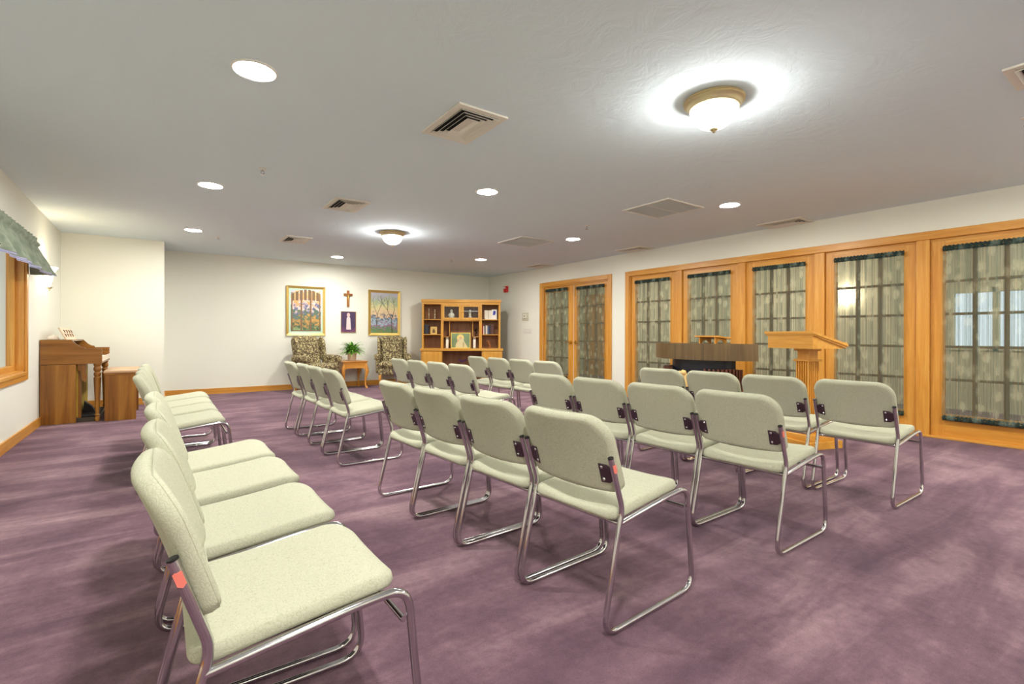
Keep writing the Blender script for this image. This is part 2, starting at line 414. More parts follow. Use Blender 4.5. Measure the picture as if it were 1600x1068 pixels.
WORD = ['nearest the camera', 'second from the camera', 'behind the lectern', 'behind the altar table', 'nearest the double doors']
for i in range(5):
    a, b = edges[2*i]+0.003, edges[2*i+1]-0.003
    if i == 0: a = 0.742
    c0, c1 = a+0.115, b-0.115
    leaf('window_%d' % (i+1), a, b, c0, c1, 'glazed oak panel '+WORD[i])
    panels.append((c0, c1))
d1 = leaf('door_1', 7.095, 7.977, 7.095+0.135, 7.977-0.085, 'far leaf of the oak double doors')
d2 = leaf('door_2', 6.183, 7.075, 6.183+0.085, 7.075-0.12, 'near leaf of the oak double doors')
MB().box(XR+0.028, XR+0.05, 7.076, 7.094, 0.02, DT-0.02).build('weather_strip', white, d1)
def hinge(par, y, z):
    MB().tube([(XR+0.008, y, z-0.05), (XR+0.008, y, z+0.05)], 0.008, 8).build('hinge', brass, par, 40)
for z in (1.82, 1.08, 0.28): hinge(d1, 7.983, z); hinge(d2, 6.176, z)
MB().box(XR+0.008, XR+0.021, 7.03, 7.05, 1.80, 2.0, 0.003).build('flush_bolt', brass, d2)
def lever(par, y, sgn):
    m_ = MB(); x = XR+0.02
    m_.tube([(x, y, 0.91), (x-0.012, y, 0.91)], 0.032, 20); m_.tube([(x-0.01, y, 0.91), (x-0.045, y, 0.91)], 0.012, 12)
    m_.tube([(x-0.045, y, 0.91), (x-0.048, y+sgn*0.03, 0.912), (x-0.045, y+sgn*0.11, 0.905)], [0.012, 0.010, 0.008], 10)
    m_.build('door_handle', brass, par, 40)
lever(d1, 7.155, 1); lever(d2, 7.02, -1)

# sheer curtains on every leaf
def curtain(y0, y1, z0, z1, label, seed):
    rnd = random.Random(seed); x = XR-0.012
    t = thing('sheer_curtain', label, 'curtain', (x, (y0+y1)/2, z0), 0, 'sheer curtains on the glazed oak panels')
    W = y1-y0; Hh = z1-z0; ph = [rnd.uniform(0, 6.28) for _ in range(8)]
    fr = [rnd.uniform(28, 36), rnd.uniform(60, 75), rnd.uniform(110, 140), rnd.uniform(15, 22)]
    def fold(u, vv, k=1):
        y = u*W
        ease = 0.5+0.5*math.sin(PI*min(1, max(0, vv)))
        return k*ease*(0.008*math.sin(fr[0]*y+ph[0]+0.5*math.sin(3*vv+ph[5]))+0.006*math.sin(fr[1]*y+ph[1])+0.003*math.sin(fr[2]*y+ph[2])+0.003*math.sin(fr[3]*y+ph[3]+vv))
    def body(u, vv):
        return (fold(u, vv), -W/2+u*W+0.004*math.sin(7*vv+ph[4])*math.sin(fr[0]*u*W), 0.045+vv*(Hh-0.09))
    MB().grid(body, 110, 14).build('sheer_panel', sheerm, t, 'open')
    def head(zc, hh):
        def fn(u, vv):
            y = u*W; a = 2*PI*vv
            rip = 0.004*math.sin(150*y+ph[6])+0.003*math.sin(260*y+ph[7])
            return ((0.0085+rip)*math.cos(a), -W/2+y, zc+hh*math.sin(a)+0.004*math.sin(190*y+ph[6])*(1 if math.sin(a) > 0 else 0.3))
        return fn
    MB().grid(head(Hh-0.03, 0.028), 150, 10).build('gathered_header', sheerh, t, 'open')
    MB().grid(head(0.025, 0.025), 150, 10).build('gathered_hem', sheerh, t, 'open')
    for z in (Hh-0.035, 0.028):
        MB().tube([(-0.001, -W/2-0.014, z), (-0.001, W/2+0.014, z)], 0.004, 8).build('curtain_rod', brass, t, 40)
    return t
CL = ['tall sheer green curtain on the glazed panel nearest the camera, at the right edge',
      'sheer green curtain on the glazed panel to the right of the lectern',
      'sheer green curtain on the glazed panel right behind the lectern top',
      'sheer green curtain on the glazed panel behind the round altar table and book stand',
      'sheer green curtain on the glazed panel next to the white pier by the doors']
for i, (a, b) in enumerate(panels): curtain(a-0.012, b+0.012, 0.19, 1.965, CL[i], 10+i)
curtain(7.235, 7.905, 0.19, 1.99, 'sheer green curtain on the far leaf of the double doors', 31)
curtain(6.25, 6.975, 0.19, 1.975, 'sheer green curtain on the near leaf of the double doors', 32)

# what stands in the hallway (seen through the sheers)
hd = struct('door_3', 'oak door in the hallway')
MB().box(XC-0.045, XC-0.005, 8.95, 9.55, 0, 2.03, 0.003).build('slab', oak_z, hd)
for a in (8.86, 9.55): MB().box(XC-0.03, XC, a, a+0.09, 0, 2.12).build('side_casing', oak_z, hd)
MB().box(XC-0.03, XC, 8.95, 9.55, 2.03, 2.12).build('head_casing', oak_y, hd)
hwin = struct('window_6', 'hallway window')
for a in (0.2, 1.62, 2.09): MB().box(XC-0.02, XC+0.1, a, a+0.06, 0.85, 1.72).build('side_casing', hallm, hwin)
for a in (0.85, 1.66): MB().box(XC-0.02, XC+0.1, 0.26, 2.09, a, a+0.06).build('rail', hallm, hwin)
MB().box(XC+0.05, XC+0.056, 0.26, 2.09, 0.9, 1.68).build('pane', pane, hwin)

# left window
lwn = struct('window_7', 'oak window under the green valance')
CX = XL
MB().box(CX, CX+0.018, WY1, WY1+0.085, WZ0-0.085, WZ1+0.085, 0.004).build('side_casing', oak_z, lwn)
MB().box(CX, CX+0.018, WY0-0.085, WY0, WZ0-0.085, WZ1+0.085, 0.004).build('side_casing', oak_z, lwn)
MB().box(CX, CX+0.018, WY0, WY1, WZ1, WZ1+0.085, 0.004).build('head_casing', oak_y, lwn)
s_ = MB(); s_.box(CX, CX+0.03, WY0, WY1, WZ0-0.03, WZ0, 0.004); s_.box(CX, CX+0.018, WY0, WY1, WZ0-0.085, WZ0-0.03, 0.004)
s_.build('window_sill', oak_y, lwn)
MB().box(CX-0.13, CX, WY1-0.018, WY1, WZ0, WZ1).build('jamb', oak_z, lwn)
MB().box(CX-0.13, CX, WY0, WY0+0.018, WZ0, WZ1).build('jamb', oak_z, lwn)
MB().box(CX-0.13, CX, WY0, WY1, WZ0, WZ0+0.015).build('jamb', oak_y, lwn)
fr_ = MB()
for a, b in ((WY0+0.018, WY0+0.07), (5.80, 5.86), (WY1-0.07, WY1-0.018)): fr_.box(CX-0.11, CX-0.06, a, b, WZ0+0.015, WZ1, 0.003)
fr_.box(CX-0.11, CX-0.06, WY0+0.07, WY1-0.07, WZ0+0.015, WZ0+0.065, 0.003); fr_.box(CX-0.11, CX-0.06, WY0+0.07, WY1-0.07, WZ1-0.05, WZ1, 0.003)
fr_.build('sash', oak_z, lwn)
MB().box(CX-0.088, CX-0.083, WY0+0.07, WY1-0.07, WZ0+0.06, WZ1-0.05).build('pane', pane, lwn)
# outdoors by the window
S(MB().box(-14, XL-0.2, -6, 22, -0.5, -0.3).build('ground', mat('pale_paving', (200, 202, 206), 0.9)), 'pale paving outside the window')
gw = MB().box(-9.2, -9.0, -6, 22, -0.3, 1.1).build('garden_wall', mat('white_render', (238, 238, 236), 0.9))
tag(gw, 'low white garden wall outside the left window', 'wall')

# ------------------------------------------------------------------ ceiling fixtures
def recessed(x, y, label):
    t = thing('recessed_downlight', label, 'ceiling light', (x, y, H), 0, 'round recessed downlights')
    MB().lathe([(0.112, 0), (0.112, -0.004), (0.104, -0.009), (0.093, -0.006), (0.093, 0)], seg=36).build('trim_ring', white, t, 40)
    MB().lathe([(0.092, 0.0), (0.092, -0.004), (0.05, -0.0055), (0.01, -0.006)], seg=36).build('lamp', lampm, t, 40)
RL = [(0.41, 2.94, 'largest round downlight, upper left of the ceiling near the camera'),
      (0.39, 5.44, 'round downlight in the middle of the row along the window wall'),
      (0.37, 7.91, 'round downlight above the organ, farthest along the window wall'),
      (2.61, 9.075, 'round downlight in front of the hanging crucifix and pictures'),
      (2.61, 4.08, 'round downlight in the middle of the ceiling between the two glass domes'),
      (4.85, 7.79, 'round downlight above and in front of the oak hutch'),
      (4.98, 2.96, 'round downlight above the altar table, beside the big return grille'),
      (4.90, 5.34, 'round downlight in front of the glazed panels by the double doors')]
for a in RL: recessed(*a)
for i, a in enumerate([(0.41, 0.45), (4.95, 0.55), (0.41, -1.6), (4.95, -1.6)]): recessed(a[0], a[1], ['round downlight over the first chair row, above the camera on the window side', 'round downlight overhead near the right edge by the wall register', 'round downlight behind the camera on the window side', 'round downlight behind the camera on the hallway side'][i])
def dome(x, y, label):
    t = thing('ceiling_dome_light', label, 'ceiling light', (x, y, H), 0, 'ribbed glass dome lights')
    prof = [(0.02, -0.002), (0.168, -0.001), (0.172, -0.008), (0.165, -0.014), (0.170, -0.022), (0.160, -0.028), (0.148, -0.036), (0.146, -0.050), (0.139, -0.055), (0.10, -0.055)]
    MB().lathe(prof, seg=48).build('brass_rim', abrass, t, 50)
    g = []
    for k in range(13):
        a = PI/2*k/12; g.append((max(0.006, 0.137*math.cos(a)), -0.052-0.125*math.sin(a)))
    MB().lathe(g, seg=96, flute=0.012).build('glass_bowl', domem, t, 'open')
    MB().lathe([(0.004, -0.172), (0.022, -0.176), (0.020, -0.181), (0.008, -0.184), (0.010, -0.192), (0.003, -0.199)], seg=16).build('finial', abrass, t, 40)
    ld = bpy.data.lights.new('bulb', 'POINT'); ld.energy = DOME_E; ld.color = (1, 0.97, 0.93); ld.shadow_soft_size = 0.045
    lo = bpy.data.objects.new('bulb', ld); C.objects.link(lo); lo.parent = t; lo.location = (0, 0, -0.10)
dome(2.69, 1.70, 'large ribbed glass dome light with brass rim, upper right of the ceiling')
dome(2.60, 6.47, 'smaller looking ribbed glass dome light in front of the back wall pictures')
dome(2.69, -1.6, 'ribbed glass dome light behind the camera')
def diffuser(x, y, label, sx=0.36, sy=0.53):
    t = thing('ceiling_vent', label, 'vent', (x, y, H), 0, 'rectangular louvred ceiling vents')
    a, b = sx/2, sy/2; z = -0.012
    fm = MB(); q = 0.045
    fm.box(-a, a, -b, -b+q, z, 0, 0.002); fm.box(-a, a, b-q, b, z, 0, 0.002); fm.box(-a, -a+q, -b+q, b-q, z, 0, 0.002); fm.box(a-q, a, -b+q, b-q, z, 0, 0.002)
    fm.build('frame', ventm, t)
    MB().box(-a+q, a-q, -b+q, b-q, -0.002, 0).build('duct_shade_sheet', darkv, t)  # near-black sheet stands in for the shade up behind the louvres
    def ring(i):
        o1 = 0.042+i*0.031; A, B = a-o1, b-o1; w_ = 0.017
        mb = MB(); bm = mb.bm
        o = [bm.verts.new((sx_*A, sy_*B, -0.021)) for sx_, sy_ in ((-1,-1),(1,-1),(1,1),(-1,1))]
        n_ = [bm.verts.new((sx_*(A-w_), sy_*(B-w_), -0.005)) for sx_, sy_ in ((-1,-1),(1,-1),(1,1),(-1,1))]
        n2 = [bm.verts.new((sx_*(A-w_), sy_*(B-w_), -0.003)) for sx_, sy_ in ((-1,-1),(1,-1),(1,1),(-1,1))]
        o2 = [bm.verts.new((sx_*(A+0.001), sy_*(B+0.001), -0.019)) for sx_, sy_ in ((-1,-1),(1,-1),(1,1),(-1,1))]
        for k in range(4):
            j = (k+1) % 4
            bm.faces.new((o[k], o[j], n_[j], n_[k])); bm.faces.new((n_[k], n_[j], n2[j], n2[k])); bm.faces.new((n2[k], n2[j], o2[j], o2[k])); bm.faces.new((o2[k], o2[j], o[j], o[k]))
        if i == 3: bm.faces.new(n_)
        mb.build('louvre', ventm, t)
    for i in range(4): ring(i)
for x, y, l in [(1.65, 2.875, 'large louvred ceiling vent nearest the camera, top centre'),
                (1.64, 5.39, 'middle louvred vent of the left ceiling line, left of the far dome light'),
                (1.63, 7.78, 'farthest louvred vent of the left ceiling line, above the far chair rows'),
                (6.31, 3.02, 'louvred ceiling vent against the right wall above the lectern panel'),
                (6.28, 5.38, 'louvred ceiling vent against the right wall above the panel by the doors'),
                (6.24, 7.80, 'louvred ceiling vent against the right wall above the double doors'),
                (4.0, 0.36, 'louvred ceiling vent cut off by the upper right picture edge')]:
    if x == 4.0: diffuser(3.79, 0.355, l, 0.36, 0.53)
    else: diffuser(x, y, l)
def grille(x, y, label):
    t = thing('return_grille', label, 'air grille', (x, y, H), 0, 'square return air grilles')
    a = 0.31; q = 0.022; fm = MB()
    fm.box(-a, a, -a, -a+q, -0.012, 0, 0.002); fm.box(-a, a, a-q, a, -0.012, 0, 0.002); fm.box(-a, -a+q, -a+q, a-q, -0.012, 0, 0.002); fm.box(a-q, a, -a+q, a-q, -0.012, 0, 0.002)
    fm.box(-a+q, a-q, -0.007, 0.007, -0.010, 0)
    fm.build('frame', white, t)
    fn = MB()
    for k in range(44):
        xx = -a+q+0.006+k*(2*a-2*q-0.012)/43; fn.box(xx-0.0022, xx+0.0022, -a+q, a-q, -0.008, -0.001)
    fn.build('fins', filterm, t)
    MB().box(-a+q, a-q, -a+q, a-q, -0.0025, 0).build('filter', mat('grey_filter', (150, 152, 152), 0.9), t)
grille(4.53, 3.48, 'square return air grille above the centre chair rows, nearer one')
grille(4.48, 5.91, 'square return air grille farther off, in front of the oak hutch')
def sprinkler(x, y, label):
    t = thing('fire_sprinkler', label, 'sprinkler', (x, y, H), 0, 'ceiling fire sprinklers')
    MB().lathe([(0.034, 0), (0.034, -0.003), (0.014, -0.008), (0.014, -0.012)], seg=20).build('escutcheon', white, t, 40)
    b = MB(); b.tube([(0, 0, -0.01), (0, 0, -0.022)], 0.008, 8); b.tube([(-0.012, 0, -0.02), (-0.012, 0, -0.04), (0, 0, -0.048)], 0.0025, 6); b.tube([(0.012, 0, -0.02), (0.012, 0, -0.04), (0, 0, -0.048)], 0.0025, 6)
    b.box(-0.014, 0.014, -0.003, 0.003, -0.024, -0.019); b.build('head', chrome, t)
    MB().lathe([(0.018, -0.048), (0.018, -0.050), (0.004, -0.051)], seg=14).build('deflector', chrome, t)
sprinkler(0.71, 4.64, 'ceiling sprinkler head left of the middle, between the two left downlights')
sprinkler(0.69, 8.26, 'ceiling sprinkler head near the alcove wall, right of the farthest left downlight')
sprinkler(4.41, 8.11, 'ceiling sprinkler head in front of the oak hutch')
sprinkler(4.44, 4.58, 'ceiling sprinkler head in front of the glazed wall, above the far chairs')
sprinkler(4.54, 0.66, 'ceiling sprinkler head at the right picture edge below the vent')

# ------------------------------------------------------------------ chairs
RT = 0.0105; HW = 0.222
def make_chair():
    t = thing('stacking_chair', 'x', 'chair', (0, 0, 0), 0, 'sage upholstered sled base chairs set out in rows')
    for sgn in (-1, 1):
        y = sgn*HW
        path = arc([(0.033, y, 0.613), (0.096, y, 0.425), (0.078, y, 0.36), (-0.006, y, RT), (0.55, y, RT), (0.508, y, 0.423), (0.40, y, 0.418), (0.085, y, 0.377)],
                   [0, 0.05, 0.05, 0.075, 0.075, 0.075, 0.05, 0], 7)
        MB().tube(path, RT, 12).build('side_frame', chrome, t, 50)
    MB().tube([(0.087, -HW, 0.374), (0.087, HW, 0.374)], 0.008, 10).build('rear_rail', chrome, t, 50)
    MB().tube([(0.497, -HW, 0.348), (0.497, HW, 0.348)], 0.008, 10).build('front_rail', chrome, t, 50)
    def sf(u, v, w_):
        x = 0.278+u; z = 0.3965+(u+0.2)*0.115+w_
        z -= max(0, u-0.13)**2*2.4                      # waterfall front
        z += 0.010*(abs(v)/0.2)**3 if w_ > 0 else 0
        z -= 0.010*math.exp(-((u+0.03)/0.14)**2)*math.exp(-(v/0.15)**2) if w_ > 0 else 0
        return (x, v, z)
    MB().cushion(0.220, 0.213, 0.038, (0.075, 0.045), sf, 1.5, 0.8).build('seat', fabric, t, 55)
    MB().prism([(0.10, 0.366), (0.45, 0.402), (0.45, 0.41), (0.10, 0.374)], -0.17, 0.17, 'Y').build('seat_pan', black, t)
    ta = math.radians(17.5)
    def bf(u, v, w_):                                   # u up the back, v across, w thickness (+ is towards the sitter)
        s_ = u+0.017
        x = 0.066-math.sin(ta)*s_ - 0.35*max(0, s_+0.02)**2
        z = 0.605+math.cos(ta)*s_
        k = 0.030*(1-(v/0.22)**2)
        low = 0.014*(1-(v/0.22)**2) if s_ < -0.05 else 0
        x -= k
        return (x+w_*math.cos(ta), v, z+w_*math.sin(ta)-low*min(1, max(0, (-0.05-s_)/0.1)))
    def bfull(u, v, w_): return bf(u, v, w_)
    MB().cushion(0.143, 0.226, 0.044, (0.085, 0.032), bfull, 0.3, 0.42).build('backrest', fabric, t, 55)
    MB().piping(0.143, 0.226, (0.085, 0.032), bfull, 0.012, 0.0016, 0.0030).build('piping', fabric, bpy.data.objects['backrest'], 60)
    for sgn in (-1, 1):
        x_, z_ = 0.0395, 0.549; y = sgn*HW
        q = bpy.data.objects.new('b', None)
        bk = MB()
        poly = [(0.0, 0.016), (0.026, 0.036), (0.058, 0.037), (0.058, -0.037), (0.026, -0.036), (0.0, -0.016)]
        def bp(a, h_, off):
            vv = y-sgn*a; s0 = (z_-0.605)+h_
            k = 0.030*(1-(vv/0.22)**2)
            x0_ = 0.066-math.sin(ta)*s0-k-0.0235
            fr0 = max(0, 1-a/0.03)
            x0_ = x0_*(1-fr0)+(0.033+(0.613-(0.605+s0*math.cos(ta)))*0.335)*fr0
            return Vector((x0_-off, vv, 0.605+s0*math.cos(ta)))
        A = [bk.bm.verts.new(bp(a, h_, 0.0)) for a, h_ in poly]; B = [bk.bm.verts.new(bp(a, h_, 0.0028)) for a, h_ in poly]
        bk.bm.faces.new(A); bk.bm.faces.new(B[::-1])
        for i in range(6): bk.bm.faces.new((A[i], B[i], B[(i+1) % 6], A[(i+1) % 6]))
        ob = bk.build('bracket', bronze, t)
        bpy.data.objects.remove(q)
        for h_ in (-0.024, 0.024):
            p = bp(0.047, h_, 0.003)
            MB().tube([p, p+Vector((-0.002, 0, 0)), p+Vector((-0.0038, 0, 0))], [0.0065, 0.0055, 0.002], 10).build('rivet', chrome, ob, 40)
        MB().tube([(0.0338, y, 0.612), (0.0322, y, 0.6165)], 0.0107, 12).build('tube_cap', black, t, 40)
    return t
chair0 = make_chair()
first = [True]
def put_chair(x, y, rz, label, tagged=False):
    if first[0]: c = chair0; first[0] = False
    else: c = copy_tree(chair0)
    c.location = (x, y, 0); c.rotation_euler = (0, 0, rz); c['label'] = label
    return c
# rows: rear foot x at near side, near tube y, pitch, heading
ROWS = {}
def row(key, xs, ys, rz, labels):
    out = []
    for x, y, l in zip(xs, ys, labels):
        out.append(put_chair(x, y, rz if not isinstance(rz, list) else rz[len(out)], l))
    ROWS[key] = out
N4 = ['nearest the camera', 'second from the camera', 'third from the camera', 'last before the aisle']
F4 = ['at the aisle end', 'second from the aisle', 'third from the aisle', 'farthest from the aisle']
RN = {'A': 'row nearest the valance window', 'B': 'second row from the valance window', 'C': 'third row from the valance window', 'D': 'front row facing the lectern'}
def labs(k, far): return ['sage chair, %s block, %s, %s' % ('far' if far else 'near', RN[k], q) for q in (F4 if far else N4)]
row('A', [-0.012, -0.008, -0.01, -0.02], [1.352, 1.87, 2.38, 2.86], 0.0, labs('A', 0))
row('Af', [-0.11, -0.11, -0.11, -0.10], [4.22, 4.73, 5.22, 5.74], 0.0, labs('A', 1))
row('B', [1.225, 1.195, 1.165, 1.145], [1.41, 1.885, 2.36, 2.83], [0.06, 0.06, 0.05, 0.04], labs('B', 0))
row('Bf', [1.135, 1.135, 1.14, 1.12], [4.17, 4.65, 5.13, 5.61], 0.0, labs('B', 1))
row('C', [2.345, 2.34, 2.32, 2.30], [1.38, 1.85, 2.32, 2.79], 0.02, labs('C', 0))
row('Cf', [2.36, 2.36, 2.34, 2.33], [4.20, 4.68, 5.15, 5.62], 0.0, labs('C', 1))
row('D', [3.56, 3.53, 3.52, 3.50], [1.30, 1.79, 2.26, 2.73], 0.0, labs('D', 0))
row('Df', [3.45, 3.45, 3.45, 3.44], [4.21, 4.69, 5.17, 5.65], 0.0, labs('D', 1))
for key in ('A', 'B', 'C'):
    c = ROWS[key][0]
    p0 = Vector((0.0385, -HW-RT-0.0008, 0.594)); d_ = Vector((0.063, 0, -0.188)).normalized()
    nn = MB(); n0 = Vector((d_.z, 0, -d_.x)).normalized()*0.008
    q = [p0-n0+d_*0.004, p0+n0+d_*0.004, p0+n0+d_*0.03, p0+d_*0.036, p0-n0+d_*0.03]
    A = [nn.bm.verts.new(p) for p in q]; B = [nn.bm.verts.new(p+Vector((0, 0.0022, 0))) for p in q]
    nn.bm.faces.new(A); nn.bm.faces.new(B[::-1])
    for i in range(5): nn.bm.faces.new((A[i], B[i], B[(i+1) % 5], A[(i+1) % 5]))
    nn.build('sticker', sticker, c)['label'] = 'small coral price sticker'

#SPLIT
# ------------------------------------------------------------------ left wall: valance and sconce
def valance(y0, y1):
    t = thing('window_valance', 'gathered sage green valance on a rod over the left window', 'valance', (XL, y1, 1.68))
    rnd = random.Random(3); P = [rnd.uniform(0, 6.28) for _ in range(6)]
    L = y1-y0
    def pf(u, vv, off=0):
        y = -u*L; ss = vv
        f1 = math.sin(18*y+P[0]+1.2*math.sin(5*y)); f2 = math.sin(52*y+P[1]+0.8*math.sin(9*y)); f3 = math.sin(97*y+P[2])
        if ss < 0.16:                                   # ruffle above the rod
            k = ss/0.16; x = 0.075+0.007*f2*(1-k)+0.003*f3*(1-k); z = 0.350-k*0.04+0.003*f1*(1-k)
        elif ss < 0.34:                                 # rod pocket
            k = (ss-0.16)/0.18; x = 0.078+0.022*math.sin(PI*k)+0.005*f2+0.002*f3; z = 0.310-k*0.055
        else:
            k = (ss-0.34)/0.66; x = 0.080+0.075*k+k*(0.058*f1+0.010*f2)+0.006*f2*(1-k)+0.004*f3*(1-k); z = 0.255-k*0.255-0.018*k*f1
            y -= -0.07*k*(1-u) if u < 0.2 else 0
            y += 0.07*k*max(0, 0.12-u)/0.12
        return (x-off, y, z)
    m1 = MB(); m1.grid(lambda u, vv: pf(u, vv), 420, 22)
    m1.grid(lambda u, vv: (pf(0, vv)[0]*(1-u)+0.003*u, pf(0, vv)[1], pf(0, vv)[2]), 5, 22)
    m1.build('fabric', valm, t, 'open')
    MB().grid(lambda u, vv: pf(u, 0.45+0.57*vv, 0.006), 420, 10).build('lining', linm, t, 'open')
    MB().tube([(0.01, -0.01, 0.285), (0.075, -0.01, 0.285), (0.078, -L, 0.285)], 0.009, 8).build('rod', white, t, 40)
valm = mat('sage_valance_cloth', (140, 152, 128), 0.9)
mp = coords(valm, (1, 1, 1)); n = noise(valm, mp, 14, 2, 0.5)
r = ramp(valm, [(0.35, (120, 133, 114)), (0.52, (134, 146, 126)), (0.7, (148, 157, 136))]); ln(valm, n, 'Fac', r, 'Fac')
ln(valm, r, 'Color', valm.node_tree.nodes['Principled BSDF'], 'Base Color')
linm = mat('pale_lilac_lining', (196, 192, 220), 0.9)
valance(4.5, 7.02)

t = thing('wall_sconce', 'lit frosted glass half bowl sconce on the left wall above the organ', 'wall light', (XL+0.02, 7.86, 1.555))
def sc_prof(k):
    return 0.032+0.055*k**0.7+0.024*max(0, k-0.75)/0.25
g = MB()
g.grid(lambda u, vv: (0.004+sc_prof(vv)*math.sin(PI*u)*1.0, -sc_prof(vv)*1.15*math.cos(PI*u), 0.03+0.235*vv), 25, 14)
g.build('glass_shade', sconcem, t, 'open')
MB().box(0, 0.012, -0.05, 0.05, 0.05, 0.2, 0.004).build('back_plate', abrass, t)
MB().lathe([(0.004, -0.005), (0.012, 0.002), (0.010, 0.012), (0.030, 0.024), (0.034, 0.034)], cx=0.036, seg=18).build('finial', abrass, t, 40)

# ------------------------------------------------------------------ organ, its bench
def organ():
    W = 1.09; D = 0.545
    t = thing('electric_organ', 'walnut console organ with turned front legs in the alcove corner', 'organ', (XL+0.006, 7.66, 0))
    o = MB(); o.box(0, 0.31, 0, W, 0, 0.685, 0.003); o.build('lower_case', organ_z, t)
    MB().box(0.31, 0.322, 0.05, W-0.05, 0.06, 0.665).build('speaker_cloth', mat('gold_grille_cloth', (176, 148, 50), 0.95), t)
    # upper side cheeks with ogee fronts
    prof = [(0, 0.69), (D, 0.69), (D, 0.865), (0.395, 0.865), (0.385, 0.885), (0.35, 0.892), (0.32, 0.915), (0.285, 0.955), (0.265, 0.975), (0, 0.975)]
    for y in (0, W-0.025):
        MB().prism(prof, y, y+0.025, 'Y').build('side_cheek', organ_x, t)
    MB().box(0, 0.27, 0.025, W-0.025, 0.955, 0.975, 0.002).build('lid', organ_x, t)
    MB().box(0, 0.02, 0.025, W-0.025, 0.69, 0.955).build('back_board', organ_x, t)
    MB().box(0.02, D-0.005, 0.025, W-0.025, 0.69, 0.712).build('key_bed', organ_x, t)
    MB().box(0.16, 0.18, 0.025, W-0.025, 0.712, 0.955).build('control_panel', mat('dark_control_panel', (62, 44, 30), 0.4), t)
    MB().box(D-0.006, D+0.004, 0.025, W-0.025, 0.715, 0.775, 0.002).build('front_trim', mat('ivory_trim', (226, 214, 192), 0.4), t)
    iv = mat('ivory_keys', (236, 230, 214), 0.3)
    for i, (x, z) in enumerate(((0.40, 0.745), (0.27, 0.80))):
        k = MB()
        for q in range(36): k.box(x, x+0.13, 0.13+q*0.0232, 0.13+q*0.0232+0.0215, z, z+0.018, 0.001)
        ko = k.build('keyboard', iv, t)
        b = MB()
        for q in range(36):
            if q % 7 in (0, 1, 3, 4, 5): b.box(x, x+0.08, 0.146+q*0.0232, 0.146+q*0.0232+0.012, z+0.018, z+0.03, 0.001)
        b.build('black_keys', black, ko)
        MB().box(x-0.02, x+0.0, 0.06, W-0.06, z-0.03, z+0.05).build('key_block', organ_x, t)
    # turned legs
    lp = [(0.018, 0), (0.026, 0.01), (0.026, 0.05), (0.018, 0.06), (0.028, 0.075), (0.018, 0.09), (0.021, 0.13), (0.034, 0.46), (0.036, 0.52), (0.026, 0.535), (0.035, 0.55), (0.035, 0.575), (0.024, 0.59), (0.037, 0.61), (0.037, 0.64), (0.028, 0.655), (0.037, 0.67), (0.037, 0.69)]
    for y in (0.04, W-0.04): MB().lathe(lp, cx=D-0.045, cy=y, seg=20).build('leg', organ_z, t, 35)
    MB().prism([(0.322, 0.69), (0.40, 0.69), (0.395, 0.60), (0.41, 0.52), (0.39, 0.47), (0.36, 0.50), (0.35, 0.60), (0.322, 0.62)], 0.025, 0.06, 'Y').build('bracket', organ_z, t)
    MB().box(0.31, 0.35, 0.06, 0.10, 0, 0.69, 0.003).build('inner_post', organ_z, t)
    p = MB(); p.box(0.29, 0.52, 0.05, W-0.05, 0, 0.05, 0.004)
    p.build('pedal_board', mat('dark_pedal_board', (66, 56, 42), 0.5), t)
    for q in range(12): MB().box(0.33, 0.50, 0.10+q*0.07, 0.125+q*0.07, 0.052, 0.072, 0.003).build('pedal', black, t)
    MB().prism([(0.33, 0.075), (0.45, 0.075), (0.42, 0.14), (0.345, 0.21)], 0.40, 0.50, 'Y').build('swell_pedal', black, t)
    # pierced music rack leaning back
    rk = thing('x', '', '')
    bpy.data.objects.remove(rk)
    m_ = MB()
    def rackp(a, b): return (0.225-0.075*b/0.155, a, 0.977+b)
    m_.grid(lambda u, vv: rackp(0.05+0.80*u, 0.135*vv), 2, 2); m_.grid(lambda u, vv: tuple(Vector(rackp(0.05+0.80*u, 0.135*vv))+Vector((-0.012, 0, -0.004))), 2, 2)
    for a0, b0, a1, b1 in ((0.05, 0, 0.85, 0), (0.05, 0.135, 0.85, 0.135), (0.05, 0, 0.05, 0.135), (0.85, 0, 0.85, 0.135)):
        m_.tube([Vector(rackp(a0, b0))+Vector((-0.006, 0, -0.002)), Vector(rackp(a1, b1))+Vector((-0.006, 0, -0.002))], 0.008, 8)
    ro = m_.build('music_rack', mat('pale_music_rack', (216, 196, 166), 0.35), t)
    sc_ = MB(); dk = mat('fretwork_brown', (104, 62, 36), 0.5)
    for q in range(4):
        for a_, b_, h_ in ((0.13, 0.03, 0.04), (0.21, 0.075, 0.04)):
            aa = a_+q*0.19; pts = [Vector(rackp(aa+0.02*math.sin(k/5*PI), b_+h_*k/5))+Vector((0.002, 0, 0.001)) for k in range(6)]
            sc_.tube(pts, [0.002, 0.006, 0.008, 0.008, 0.006, 0.002], 6)
    sc_.build('fretwork', dk, ro)
organ()
t = thing('organ_bench', 'walnut organ bench with flat cream edged lid in front of the organ', 'bench', (-0.53, 7.62, 0))
BW, BD = 0.92, 0.30
MB().box(-0.01, BD+0.01, -0.01, BW+0.01, 0.575, 0.60, 0.004).build('lid', mat('worn_lid', (196, 160, 122), 0.4), t)
MB().box(-0.004, BD+0.004, -0.004, BW+0.004, 0.548, 0.575, 0.003).build('top_moulding', organ_x, t)
MB().box(0.005, BD-0.005, 0.02, BW-0.02, 0.42, 0.548).build('music_compartment', organ_x, t)
for y in (0.0, BW-0.022): MB().box(0, BD, y, y+0.022, 0, 0.548, 0.002).build('end_panel', organ_z, t)
MB().box(BD/2-0.01, BD/2+0.01, 0.022, BW-0.022, 0.10, 0.17).build('stretcher', organ_x, t)
